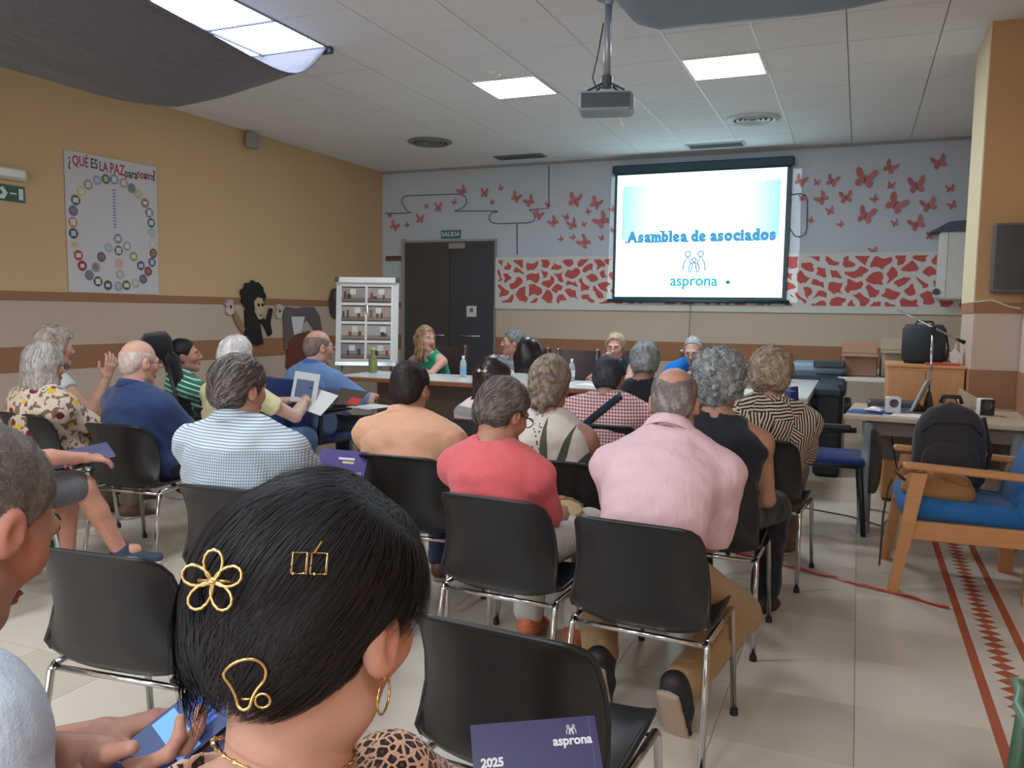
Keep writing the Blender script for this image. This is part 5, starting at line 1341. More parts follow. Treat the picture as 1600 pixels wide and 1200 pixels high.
def person(sp):
    hip = V3(*sp['hip'], 0); yaw = sp.get('yaw', 0); Rz = np.array(Matrix.Rotation(rad(yaw), 3, 'Z'))
    root = empty('person', tuple(hip), rad(yaw)); tag(root, sp['label'], 'person', sp.get('group'))
    Hc = Rz.T@(V3(*sp['head'])-hip); R = rot(sp.get('hyaw', 0), sp.get('hpitch', 0), sp.get('hroll', 0))
    dcam = math.hypot(sp['hip'][0], sp['hip'][1]); far = dcam > 4.3; near = dcam < 1.6
    vb, vh, vn, vg = (.013, .0055, .0045, .011) if not far else (.016, .0065, .0055, .014)
    if near: vh, vn, vg = .0045, .004, .009
    fem = sp.get('fem', False); w = sp.get('w', .93 if fem else 1.0); bel = sp.get('belly', .01); ht = sp.get('hipz', .505)
    X = V3(1, 0, 0)
    nb = unit(Hc-V3(0, 0, ht)); N = Hc+V3(0, -.045, -.15)*1.0-R@V3(0, 0, 1)*.0
    if 'neck' in sp: N = Hc+V3(*sp['neck'])
    S0 = V3(0, -.02, ht); sl = sp.get('slouch', .05); Mid = lerp(S0, N, .48)+V3(0, -sl, 0); Ch = lerp(S0, N, .76)+V3(0, -sl*.7, 0)
    Sc = lerp(N, Mid, .24)+V3(0, .015, 0); sw = (.165 if fem else .18)*w; drop = sp.get('shdrop', .03)
    SJ = {s: Sc+V3(s*sw, .01+sp.get('shfwd', 0), -drop+(sp.get('shr', 0)*s)) for s in (-1, 1)}
    arm = {}; l1, l2 = .27*sp.get('al', 1), .24*sp.get('al', 1)
    for s, key in ((-1, 'L'), (1, 'R')):
        T = V3(*sp.get('hand'+key, (s*.09, .30, .60))); pole = sp.get('pole'+key, (s*.75, -.45, -.6)); E_, T = ik(SJ[s], T, l1, l2, pole); arm[s] = (SJ[s], E_, T)
    leg = {}
    for s, key in ((-1, 'L'), (1, 'R')):
        hj = V3(s*.085, .02, ht-.005); A = V3(*sp.get('foot'+key, (s*.11, .40, .085))); K, A = ik(hj, A, .42, .41, sp.get('kpole'+key, (s*.15, .6, 1))); leg[s] = (hj, K, A)
    def torso(S, g, wide=1.0):
        S.ell(V3(0, .0, ht+.015), (.168*w+g, .125+g, .098+g), None, 0)
        S.ecap(S0+V3(0, .01, .02), Mid, (.148*w+g, .108+bel+g), (.15*w+g, .104+bel*.8+g), X, .05)
        if bel > .02: S.ell(lerp(S0, Mid, .6)+V3(0, .06, 0), (.14*w+g, .08+bel+g, .13+g), None, .05)
        S.ecap(Mid, Ch, (.15*w+g, .104+bel*.4+g), (.158*w+g, .10+g), X, .05)
        S.ecap(Ch, lerp(Ch, N, .75), (.155*w+g, .098+g), (.085*w+g, .068+g), X, .05)
        if fem:
            for s in (-1, 1): S.ell(Ch+V3(s*.07, .075, -.05), (.06+g, .055+g, .062+g), None, .04)
        for s in (-1, 1):
            S.cone(Sc+V3(s*.06, -.005, .01), lerp(Sc, SJ[s], wide), .062+g, (.056 if wide == 1 else .05)+g, .05)
            S.cone(N+V3(s*.02, -.005, -.01), lerp(Sc, SJ[s], .75*wide)+V3(0, -.01, .02), .046+g, .042+g, .04)
    am = sp.get('armr', .9 if fem else 1.0)
    def arms(S, g, f=1.0, parts=('u', 'f')):
        for s in (-1, 1):
            a, e, t = arm[s]
            S.cone(a, e, .050*am+g, .038*am+g, .03); S.cone(e, lerp(e, t, .35), .038*am+g, .039*am+g, .015); S.cone(lerp(e, t, .35), t, .039*am+g, .026*am+g, .015)
    def legs(S, g, upto=1.0):
        for s in (-1, 1):
            hj, K, A = leg[s]; S.cone(hj, K, .086+g, .060+g, .04)
            if upto > .5: S.cone(K, lerp(K, A, .35), .058+g, .056+g, .02); S.cone(lerp(K, A, .35), lerp(K, A, upto), .056+g, .038+g+(.012 if g > .01 else 0), .02)
    pts = [Hc, N, S0]+[p for a in arm.values() for p in a]+[p for a in leg.values() for p in a]
    lo, hi = np.min(pts, 0)-.2, np.max(pts, 0)+.2
    S = SDF(lo, hi, vb); torso(S, -.004); arms(S, 0); legs(S, -.004)
    nr = .050 if fem else .057
    nk = Hc+R@V3(0, -.022, -.05)
    S.cone(N+V3(0, .005, -.05), nk, nr+.006, nr, .035)
    S.ell(Hc+R@V3(0, -.01, 0), (.06, .07, .07), R, .02)
    for s in (-1, 1):
        A = leg[s][2]; fd = unit(V3(*sp.get('fdirR' if s > 0 else 'fdirL', (s*.15, 1, -.12)))); S.cone(A, A+fd*.06, .04, .036, .02)
    parts = [S.mesh()]; body_v = parts[0][0]
    Hs = SDF(Hc-.17, Hc+.17, vh); add_head(Hs, Hc, R, fem); Hs.cone(lerp(N, nk, .3), nk, nr+.002, nr, .03)
    hv = Hs.mesh(); parts.append(hv)
    for s, key in ((-1, 'L'), (1, 'R')):
        a, e, t = arm[s]; hd_ = unit(t-e); hdir = V3(*sp['hdir'+key]) if 'hdir'+key in sp else hd_
        parts.append(hand_sdf(t, hdir, V3(*sp.get('palm'+key, (-s*.35, .1, -1))), s > 0, vn, sp.get('curl'+key, 24)))
    sk = sp['skin']; cols = np.tile(lin(sk), (sum(len(p[0]) for p in parts), 1)); n0 = len(parts[0][0]); n1 = n0+len(hv[0])
    cols[n0:n1] = head_colours(hv[0], Hc, R, sk, None, sp.get('brow', (70, 56, 50)), sp.get('lips', (158, 98, 92)), sp.get('beard'))
    if 'scalp' in sp:          # closely shaved hair shows as a grey tint on the scalp
        q_ = (hv[0]-Hc)@R; z_, y_ = q_[:, 2], q_[:, 1]; m = (y_*.832-z_*.555 < .012) & (z_ > -.08) & (np.abs(q_[:, 0]) < .0745); cols[n0:n1][m] = lin(sp['scalp'])*RNG.uniform(.85, 1.15, (m.sum(), 1))
    mesh_from('body', parts, skin_mat, root, cols)
    # ---- top
    if sp.get('top') is not None:
        sleeve = sp.get('sleeve', .62); S = SDF(lo, hi+V3(0, 0, 0), vg); g = sp.get('fit', .012)
        torso(S, g, 1.0 if sleeve > 0 else .60)
        for s in (-1, 1):
            a, e, t = arm[s]
            if sleeve > 0:
                u1 = min(sleeve, 1); ee = lerp(a, e, u1); S.cone(a, ee, .052*am+g+.004, .040*am+g+.012*(1 if sleeve <= 1 else .4), .03)
                if sleeve <= 1:
                    ax_ = unit(e-a); S2 = ax_
                    sl_, XX, YY, ZZ = S.blk(ee-.11, ee+.11)
                    dd = (XX-f32(ee[0]))*f32(ax_[0])+(YY-f32(ee[1]))*f32(ax_[1])+(ZZ-f32(ee[2]))*f32(ax_[2])
                    rad2 = np.sqrt((XX-f32(ee[0]))**2+(YY-f32(ee[1]))**2+(ZZ-f32(ee[2]))**2)
                    S.F[sl_] = np.where(rad2 < .085, np.maximum(S.F[sl_], dd), S.F[sl_])
                else:
                    S.cone(e, lerp(e, t, .35), .040*am+g, .041*am+g, .02); S.cone(lerp(e, t, .35), lerp(e, t, sleeve-1), .041*am+g, .034*am+g, .02)
        S.cone(N+V3(0, .012, .03), Hc, nr+.004, nr+.004, .01, True)
        if 'scoop' in sp: S.ell(N+V3(0, .02, .035), (.085*sp['scoop'], .085*sp['scoop'], .07*sp['scoop']), None, .01, True)
        fd_ = sp.get('folds', (.0045, 26)); S.wobble(fd_[0], fd_[1], int(abs(hip[0]*100)), (1, 1, .8), 5); S.wobble(fd_[0]*.5, fd_[1]*2.1, 5, (.7, 1, 1.5), 4)
        mesh_from('top', [S.mesh()], sp['top'], root)
        if sp.get('collar') is not None:
            up = unit(nk-N); C0 = N+up*.012+V3(0, .006, 0); mb = MB(); fw = unit(V3(0, 1, 0)-up*up[1]); sd = np.cross(fw, up); G_ = []
            for rr_, zz in ((nr+.016, -.012), (nr+.011, .022), (nr+.012, .034), (nr+.019, .034), (nr+.027, .018), (nr+.034, -.012)):
                ring = []
                for i in range(25):
                    a = PI/2+.30+(2*PI-.60)*i/24; lift_ = -.012*math.sin(a)*1.0
                    ring.append(C0+(sd*math.cos(a)*rr_*1.05+fw*math.sin(a)*rr_*1.02)+up*(zz+lift_))
                G_.append(ring)
            mb.sheet(G_, .003); mb.build('collar', sp['collar'], root, True)
    # ---- legs
    if sp.get('bottom') is not None:
        S = SDF(lo, hi, vg+.001); g = .012; upto = sp.get('bottom_len', .93)
        S.ell(V3(0, .0, ht+.01), (.165*w+g, .122+g, .092+g), None, 0)
        legs(S, g, upto) if upto > .5 else [S.cone(leg[s][0], lerp(leg[s][0], leg[s][1], .88), .086+g, .070+g, .04) for s in (-1, 1)]
        S.wobble(.004, 30, 8, (1, 1, 1), 5)
        mesh_from('skirt' if sp.get('skirt') else 'trousers', [S.mesh()], sp['bottom'], root)
    # ---- shoes
    if sp.get('shoes') is not None:
        for s in (-1, 1):
            A = leg[s][2]; fd = unit(V3(*sp.get('fdirR' if s > 0 else 'fdirL', (s*.15, 1, -.12)))); up = unit(V3(0, 0, 1)-fd*fd[2]); sd = np.cross(fd, up)
            bt = A-up*.085+up*.012
            S = SDF(A-.26, A+.26, .008 if not far else .010)
            S.ecap(A-fd*.04-up*.033, A+fd*.06-up*.035, (.043, .042), (.048, .042), sd, .0); S.ecap(A+fd*.06-up*.045, A+fd*.165-up*.058, (.044, .034), (.040, .022), sd, .03)
            S.cone(A-up*.03, A+up*.008, .05, .049, .02); nd = -up; S.plane(nd, nd@(A-up*.072))
            sh = mesh_from('shoe', [S.mesh()], sp['shoes'], root)
            S = SDF(A-.26, A+.26, .008 if not far else .010); S.ecap(A-fd*.035-up*.078, A+fd*.165-up*.078, (.042, .014), (.047, .012), sd, .0)
            mesh_from('sole', [S.mesh()], sp.get('soles', M('sole_pale', (176, 164, 150), rough=.7)), sh)
    if sp.get('hair'): make_hair(root, sp['hair'], Hc, R, .006 if not near else .0045, far)
    if sp.get('glasses'):
        gl = MB(); P = lambda x, y, z: tuple(Hc+R@V3(x, y, z))
        gm = M('glasses_%s' % sp['glasses'][0], sp['glasses'][1], rough=.35); th = sp['glasses'][2] if len(sp['glasses']) > 2 else .0016
        for sg in (-1, 1):
            gl.tube([P(sg*.033+.024*math.cos(a*PI/8), .108, -.002+.018*math.sin(a*PI/8)) for a in range(16)], th, 5, True)
            gl.tube([P(sg*.057, .106, .004), P(sg*.077, .06, .004), P(sg*.081, .0, .003), P(sg*.081, -.02, -.008)], th, 5)
        gl.tube([P(-.010, .110, .002), P(0, .113, .005), P(.010, .110, .002)], th, 5)
        gl.build('glasses', gm, root, True)
    return root, Hc, R, N, arm, leg
# ================================================================ the people
S_FAIR = (206, 168, 150); S_TAN = (182, 136, 114); S_PINK = (202, 156, 138); S_RUDDY = (192, 142, 122)
GREY = [(120, 116, 114), (160, 156, 152), (90, 84, 82), (190, 186, 182)]; DARK = [(34, 28, 28), (46, 38, 36), (26, 22, 24)]
SALT = [(84, 76, 72), (120, 112, 106), (60, 54, 52), (150, 142, 136)]; WHITE_H = [(206, 200, 196), (224, 220, 216), (180, 172, 168)]
BLONDE = [(170, 138, 104), (140, 110, 82), (196, 168, 132), (112, 88, 66)]; SANDY = [(150, 130, 108), (176, 158, 136), (120, 102, 86), (190, 176, 158)]
jeans = fabric('denim', (70, 96, 130)); khaki = fabric('khaki_cotton', (156, 126, 88)); navy_tr = fabric('navy_trousers', (44, 50, 76)); black_tr = fabric('black_trousers', (32, 32, 38)); white_tr = fabric('white_trousers', (206, 200, 192)); brown_tr = fabric('brown_trousers', (110, 92, 76))
shoe_k = M('shoe_black', (36, 34, 36), rough=.6); shoe_b = M('shoe_brown', (96, 66, 52), rough=.6); shoe_n = M('shoe_navy', (50, 62, 80), rough=.7); shoe_w = M('shoe_multicolour', (206, 120, 80), rough=.6, var=.6, scale=40)
back_flow = lambda p: np.stack([p[:, 0]*.6, -np.ones(len(p)), -.8*np.ones(len(p))], 1)
down_flow = lambda p: np.stack([p[:, 0]*1.2, p[:, 1]*.6, -np.ones(len(p))*.12], 1)
straight_flow = lambda p: np.stack([p[:, 0]*(p[:, 2] > .03)*5, p[:, 1]*(p[:, 2] > .03)*5-.1, -np.ones(len(p))], 1)
def curl_flow(p): return np.stack([np.sin(p[:, 2]*90)+.4*np.cos(p[:, 1]*70), np.cos(p[:, 0]*80), np.sin(p[:, 1]*85+p[:, 0]*40)], 1)
PEOPLE = {}
def pp(key, **kw): PEOPLE[key] = person(kw); return PEOPLE[key]

# front audience rows
pp('pink', label='man in a pale pink polo leaning forward on his chair', hip=(-.585, 2.57), head=(-.565, 2.77, 1.05), neck=(0, -.085, -.115), hpitch=12, hyaw=4, skin=S_RUDDY, w=1.0, belly=.03, slouch=.045, shdrop=.05,
   top=fabric('pink_polo', (222, 184, 190)), collar=fabric('pink_polo', (222, 184, 190)), sleeve=.95, fit=.016, bottom=khaki, shoes=shoe_k, soles=M('sole_taupe', (168, 146, 128), rough=.8), handL=(-.06, .42, .52), handR=(.06, .42, .52), poleR=(.12, -.2, -1), poleL=(-.2, -.2, -1),
   footL=(-.17, .05, .17), footR=(.11, -.01, .16), fdirL=(0, .45, -1), fdirR=(.12, .45, -1), hair=dict(style='fringe', t=.005, crown=.012, bx=.058, cols=[(120, 108, 104), (150, 140, 136), (104, 92, 88)], wob=(.001, 80), strands=900, step=.006, nseg=2, width=.0011))
pp('coral', label='person in a coral T-shirt with short grey hair looking down', hip=(-1.14, 2.69), head=(-1.17, 2.70, .985), yaw=-6, neck=(0, -.075, -.13), hpitch=22, hyaw=-16, skin=S_TAN, w=.90, slouch=.04, glasses=('dark', (40, 34, 34), .002),
   top=fabric('coral_tshirt', (216, 100, 104)), sleeve=.8, bottom=white_tr, shoes=shoe_w, handL=(-.02, .33, .60), handR=(.08, .34, .58), poleR=(.1, -.8, -.7), hair=dict(style='short', t=.017, bottom=-.07, cols=[(92, 82, 76), (120, 110, 104), (74, 66, 62), (140, 132, 126)], wob=(.003, 60), strands=1300, step=.010, nseg=4, flow=back_flow))
pp('curly', label='grey-curled woman in a black sleeveless dress', hip=(-.535, 3.48), head=(-.525, 3.48, 1.065), fem=True, hpitch=4, skin=S_TAN, w=1.1, belly=.03, top=fabric('black_top', (36, 36, 44)), sleeve=0, scoop=1.05, bottom=black_tr, shoes=shoe_k, handL=(-.08, .30, .58), handR=(.15, .30, .56), poleR=(.4, -.6, -1), shdrop=.035,
   footR=(.20, .30, .085), hair=dict(style='fluffy', t=.032, bottom=-.10, cols=[(128, 132, 132), (160, 164, 162), (92, 94, 94), (184, 188, 186)], wob=(.010, 95), strands=1500, step=.007, nseg=5, flow=curl_flow, width=.0014))
pp('zebra', label='woman in a black and cream zebra-leaf blouse with short sandy hair', hip=(-.435, 4.42), head=(-.395, 4.33, 1.045), fem=True, hpitch=2, hyaw=-4, skin=S_TAN, w=1.12, belly=.03, top=fabric('zebra_blouse', (205, 185, 158), pat_zebra), sleeve=1.6, scoop=.75, bottom=brown_tr, shoes=shoe_b, fit=.02,
   hair=dict(style='fluffy', t=.034, bottom=-.075, cols=SANDY, wob=(.006, 70), strands=1300, step=.009, nseg=4, flow=curl_flow))
def braid_fn(S, P, R):
    nw = R@unit(V3(0, .832, -.555)); S.plane(nw, nw@P(0, .07, .08), .006)
    for k in range(6):
        z = .055-k*.026; x = .016*math.sin(k*2.1)
        S.ell(P(x+.02, -.116+.004*k, z), (.028, .022, .019), R@rot(0, 0, 35), .004); S.ell(P(x-.02, -.116+.004*k, z-.013), (.028, .022, .019), R@rot(0, 0, -35), .004)
    for k in range(5): S.ell(P(.0+.010*math.sin(k*1.9)-.004*k, -.10, -.095-k*.022), (.016-.0012*k, .014, .016), R, .006)
    S.cone(P(-.02, -.10, -.19), P(-.03, -.09, -.25), .014, .006, .01)
    for sg in (-1, 1): S.ecap(P(sg*.06, -.03, .03), P(sg*.045, -.07, -.075), (.04, .02), (.03, .016), R@V3(0, 1, 0), .02)
pp('braid', label='woman with braided blonde-grey hair in a cream leaf-print top', hip=(-1.18, 3.40), head=(-1.23, 3.36, 1.035), fem=True, hpitch=6, skin=S_TAN, w=1.0, top=fabric('leaf_top', (214, 204, 192), pat_leaves), sleeve=0, scoop=.85, bottom=white_tr, shoes=shoe_b,
   hair=dict(style='custom', fn=braid_fn, t=.018, drop=.12, cols=[(128, 116, 104), (164, 148, 126), (92, 82, 74), (188, 172, 148)], wob=(.0015, 90), strands=900, step=.007, nseg=3, flow=lambda p: np.stack([-p[:, 0]*2, -np.ones(len(p))*.6-p[:, 1]*3, -np.ones(len(p))*.5+np.sin(p[:, 0]*150)*.5], 1), width=.0014))
pp('peach', label='man in a peach polo with short dark hair', hip=(-1.76, 3.20), head=(-1.84, 3.20, 1.0), yaw=2, neck=(0, -.055, -.14), hpitch=8, skin=S_TAN, w=1.12, belly=.02, slouch=.06, top=fabric('peach_polo', (222, 168, 136)), collar=fabric('peach_polo', (222, 168, 136)), sleeve=.9, bottom=navy_tr, shoes=shoe_b, handR=(.2, .30, .62), poleR=(.5, -.4, -.8), poleL=(-.4, -.4, -.8),
   hair=dict(style='short', t=.010, cols=[(46, 38, 36), (60, 50, 48), (38, 32, 32)], wob=(.0015, 80), strands=1100, step=.008, nseg=3))
pp('checked', label='man in a pale blue checked shirt with thick grey hair', hip=(-1.99, 2.42), head=(-2.10, 2.39, 1.05), yaw=2, neck=(.01, -.05, -.14), hpitch=5, hyaw=-8, skin=S_PINK, w=1.2, belly=.035, top=fabric('checked_shirt', (205, 216, 222), pat_finecheck), collar=fabric('checked_shirt', (205, 216, 222), pat_finecheck), sleeve=1.7, fit=.018, bottom=khaki, shoes=shoe_k,
   hair=dict(style='short', t=.017, hairline=(.085, .075), cols=SALT, wob=(.003, 70), strands=1500, step=.010, nseg=4, flow=back_flow))
pp('navy', label='bald man with glasses in a navy polo', hip=(-3.50, 3.33), head=(-3.56, 3.28, 1.05), yaw=-3, hpitch=8, hyaw=-6, skin=S_PINK, w=.97, belly=.03, top=fabric('navy_polo', (44, 60, 100)), collar=fabric('navy_polo', (44, 60, 100)), sleeve=.8, fit=.016, bottom=black_tr, shoes=shoe_k, handR=(.12, .34, .63), handL=(-.02, .34, .62), poleR=(.6, -.5, -.7), glasses=('dark', (40, 34, 34), .002),
   hair=dict(style='fringe', t=.003, crown=.005, cols=[(200, 176, 162), (206, 196, 188)], wob=(.0005, 80), strands=260, step=.006, nseg=2, width=.001))
pp('floral', label='woman with a grey bob and floral blouse', hip=(-4.34, 3.40), head=(-4.30, 3.29, 1.005), fem=True, hpitch=6, hyaw=-8, skin=S_PINK, w=1.02, belly=.02, top=fabric('floral_blouse', (214, 192, 172), pat_floral), sleeve=.8, fit=.02, bottom=brown_tr, shoes=shoe_b, glasses=('dark', (40, 34, 34), .002),
   hair=dict(style='bob', t=.022, drop=.06, cols=[(166, 156, 146), (190, 182, 176), (136, 124, 114), (204, 200, 198)], wob=(.002, 45), strands=1500, step=.018, nseg=6, flow=straight_flow, width=.0016, jit=.08))
pp('wavy', label='woman with wavy grey hair raising her bare arm', hip=(-4.79, 3.80), head=(-4.79, 3.74, 1.07), yaw=-15, fem=True, skin=S_PINK, top=fabric('white_blouse', (206, 208, 208)), sleeve=.2, bottom=navy_tr, shoes=shoe_b, handR=(.37, .10, .90), hdirR=(.3, .2, 1), poleR=(.4, -.2, -1), palmR=(-.8, 0, 0), handL=(-.05, .3, .6),
   hair=dict(style='fluffy', t=.03, bottom=-.1, cols=[(166, 150, 138), (186, 172, 160), (140, 124, 112)], wob=(.008, 80), strands=500, flow=curl_flow))
pp('wheelman', label='man in a green striped shirt reclining in the wheelchair', hip=(-4.29, 4.70), head=(-4.46, 4.51, 1.005), yaw=-42, hyaw=-8, hpitch=-6, hroll=6, skin=S_RUDDY, w=.95, top=fabric('green_stripe_shirt', (38, 118, 92), pat_greenstripe), sleeve=.8, bottom=black_tr, shoes=shoe_k, brow=(50, 42, 40),
   hair=dict(style='crew', t=.006, cols=DARK, wob=(.001, 70), strands=300, step=.006, nseg=2))
pp('yellow', label='white-haired man in a pale yellow shirt writing with a pen', hip=(-3.53, 4.02), head=(-3.48, 3.94, 1.05), yaw=-6, hpitch=14, skin=S_FAIR, w=1.0, top=fabric('pale_yellow_shirt', (226, 218, 170)), sleeve=.5, bottom=jeans, shoes=shoe_b, al=1.08, handR=(.21, .36, .77), hdirR=(-.6, .6, .1), poleR=(1, .1, -1.1), handL=(.02, .40, .74), curlR=45, poleL=(-1, -.3, -.6),
   hair=dict(style='short', t=.018, cols=WHITE_H, wob=(.003, 60), strands=500))
pp('bluepolo', label='balding man in a sky-blue polo at the tablet-arm chair', hip=(-3.57, 4.80), head=(-3.52, 4.82, 1.08), yaw=-14, hpitch=6, hyaw=-10, skin=S_PINK, w=1.14, belly=.03, top=fabric('sky_polo', (104, 134, 180)), collar=fabric('polo_collar_blue', (70, 104, 170)), sleeve=.95, fit=.016, bottom=navy_tr, shoes=shoe_b, handR=(.26, .34, .72), handL=(.0, .36, .70), poleR=(1, -.6, -.4), glasses=('light', (190, 184, 180), .002),
   hair=dict(style='fringe', t=.006, crown=.02, cols=[(140, 118, 108), (120, 104, 96)], wob=(.001, 70), strands=300, step=.006, nseg=2))
def halfup_fn(S, P, R):
    nw = R@unit(V3(0, .832, -.555)); S.plane(nw, nw@P(0, .078, .078), .006)
    for sg in (-1, 1): S.ecap(P(sg*.07, -.01, .02), P(sg*.075, -.02, -.14), (.05, .024), (.04, .02), R@V3(0, 1, 0), .02)
    S.ell(P(0, -.11, .03), (.05, .02, .035), R, .02)
    S.ecap(P(0, -.08, .0), P(-.01, -.10, -.24), (.09, .035), (.075, .02), R@V3(1, 0, 0), .03)
pp('striped', label='woman with dark half-up hair and a pearl barrette', hip=(-1.98, 4.40), head=(-1.945, 4.36, .96), fem=True, hpitch=8, hyaw=-14, skin=S_TAN, w=.98, top=fabric('banded_top', (226, 214, 204), pat_bands), sleeve=.85, bottom=jeans, shoes=shoe_b,
   hair=dict(style='custom', fn=halfup_fn, t=.02, drop=.14, cols=[(52, 38, 40), (64, 48, 48), (42, 32, 34)], wob=(.003, 50), strands=700, step=.018, nseg=5, flow=straight_flow, jit=.08, width=.0018, gloss=True))
pp('blackhair', label='woman with straight black hair near the head table', hip=(-2.11, 5.29), head=(-2.07, 5.22, 1.05), fem=True, skin=S_TAN, top=fabric('pale_grey_top', (206, 204, 204)), sleeve=.8, bottom=jeans, shoes=shoe_k,
   hair=dict(style='long', t=.014, length=.24, drop=.14, cols=[(26, 24, 28), (34, 32, 36), (20, 18, 22)], wob=(.002, 40), strands=400, step=.02, nseg=5, flow=straight_flow, jit=.08, gloss=True))
pp('gingham', label='man in a red gingham shirt with a dark bag strap', hip=(-1.27, 4.55), head=(-1.29, 4.48, .985), neck=(0, -.06, -.135), hpitch=6, skin=S_TAN, w=1.28, belly=.05, top=fabric('gingham_shirt', (228, 212, 212), pat_gingham), sleeve=1.6, fit=.02, bottom=navy_tr, shoes=shoe_k,
   hair=dict(style='short', t=.014, bottom=-.06, cols=[(58, 62, 68), (74, 78, 84), (46, 48, 52)], wob=(.002, 70), strands=700, step=.008, nseg=3))
pp('greyshort', label='woman with a short grey crop and black top in the second row', hip=(-1.27, 5.22), head=(-1.25, 5.15, 1.04), fem=True, hyaw=12, skin=S_TAN, w=1.0, top=fabric('black_top', (36, 36, 44)), sleeve=.4, scoop=.8, bottom=black_tr, shoes=shoe_k,
   hair=dict(style='fluffy', t=.024, bottom=-.06, cols=[(138, 146, 146), (164, 170, 168), (112, 118, 118)], wob=(.004, 60), strands=500))
pp('barelegs', label='bare-legged person in sneakers cut by the left picture edge', hip=(-3.60, 2.36), head=(-3.66, 2.40, 1.04), yaw=-22, skin=(206, 148, 128), top=fabric('grey_tshirt', (120, 118, 122)), sleeve=.8, bottom=fabric('grey_shorts', (96, 94, 98)), bottom_len=.4, shoes=shoe_n, soles=M('sole_white', (206, 198, 186), rough=.6), handR=(.14, .44, .64), handL=(-.02, .3, .62), footR=(.06, .62, .13), footL=(-.1, .42, .085), fdirR=(.3, 1, .1),
   hair=dict(style='short', t=.014, cols=SALT, strands=200))
# at the head table, facing the audience
tb_hand = dict(handR=(-.05, .44, .785), handL=(.06, .47, .785), poleR=(1, -.4, -.2), poleL=(-1, -.4, -.2), hdirR=(-1, .3, 0), hdirL=(1, .3, 0))
pp('green', label='woman in a green sleeveless top with folded arms at the head table', hip=(-3.95, 7.36), head=(-3.95, 7.16, 1.075), yaw=180, hyaw=68, hpitch=4, fem=True, skin=S_PINK, w=.95, top=fabric('green_top', (22, 140, 104)), sleeve=0, scoop=.9, bottom=fabric('green_skirt', (22, 120, 92)), shoes=shoe_b, **tb_hand,
   hair=dict(style='long', t=.016, length=.24, drop=.12, hairline=(.07, .085), cols=BLONDE, wob=(.003, 40), strands=500, step=.02, nseg=5, flow=straight_flow, jit=.08))
pp('panelman', label='grey-haired man in profile at the head table', hip=(-3.10, 7.52), head=(-3.10, 7.38, 1.055), yaw=180, hyaw=-62, skin=S_RUDDY, top=fabric('light_shirt', (190, 196, 206)), collar=fabric('light_shirt', (190, 196, 206)), sleeve=1.6, bottom=navy_tr, shoes=shoe_k, handR=(.1, .46, .785), handL=(-.12, .46, .785),
   hair=dict(style='short', t=.013, cols=[(104, 106, 108), (132, 134, 136), (84, 84, 86)], strands=350))
pp('blonde', label='blonde woman with glasses resting her chin on her hand', hip=(-2.10, 7.68), head=(-2.10, 7.48, 1.03), yaw=180, hyaw=4, hpitch=6, fem=True, skin=S_PINK, top=fabric('dark_teal_top', (34, 46, 62)), sleeve=0, bottom=black_tr, shoes=shoe_k, handR=(.045, .315, .875), hdirR=(-.25, -.15, 1), palmR=(0, -1, 0), curlR=38, poleR=(.9, .3, -1), handL=(.02, .52, .785), hdirL=(1, .2, 0), poleL=(-1, -.4, -.2), glasses=('thin', (120, 110, 104), .0014),
   hair=dict(style='fluffy', t=.022, bottom=-.11, hairline=(.066, .09), cols=[(186, 168, 140), (164, 144, 116), (206, 190, 164)], wob=(.004, 60), strands=450, step=.012, nseg=4, flow=straight_flow, jit=.08))
pp('blue', label='grey-bearded man in a bright blue shirt reading at the table', hip=(-1.40, 7.82), head=(-1.40, 7.62, 1.02), neck=(0, -.06, -.105), yaw=180, hpitch=22, skin=S_FAIR, w=1.15, belly=.03, beard=(176, 172, 168), brow=(120, 116, 114), top=fabric('bright_blue_shirt', (20, 112, 196)), collar=fabric('bright_blue_shirt', (20, 112, 196)), sleeve=.95, bottom=navy_tr, shoes=shoe_k, handR=(.14, .50, .785), handL=(-.14, .50, .785), poleR=(.6, -.2, -.9), poleL=(-.6, -.2, -.9), shdrop=.05, glasses=('thin', (120, 110, 104), .0014),
   hair=dict(style='crew', t=.008, hairline=(.05, .09), cols=[(166, 172, 174), (190, 194, 196), (140, 146, 148)], strands=350))
# closest to the camera
def updo_fn(S, P, R):
    nw = R@unit(V3(0, .832, -.555)); S.plane(nw, nw@P(0, .095, .085), .006)
    S.ell(P(.0, -.03, .052), (.080, .080, .052), R, .03)                          # volume combed up over the crown
    S.ell(P(.035, .0, .04), (.052, .07, .05), R, .03)
    S.ell(P(-.048, -.066, .0), (.038, .034, .07), R@rot(0, 0, 4), .025)            # rolled twist at the back left
    S.ell(P(-.056, -.058, -.045), (.024, .026, .04), R, .02)
    nd = R@unit(V3(0, -.15, -1)); S.plane(nd, nd@P(0, -.06, -.072), .01)
    for sg in (-1, 1): S.ell(P(sg*.084, .004, -.030), (.024, .028, .040), R, .008, True)
def updo_flow(p): return np.stack([-.35*np.ones(len(p))*(p[:, 0] > -.03)-.3*p[:, 0], -.35*np.ones(len(p)), -1.0*np.ones(len(p))], 1)
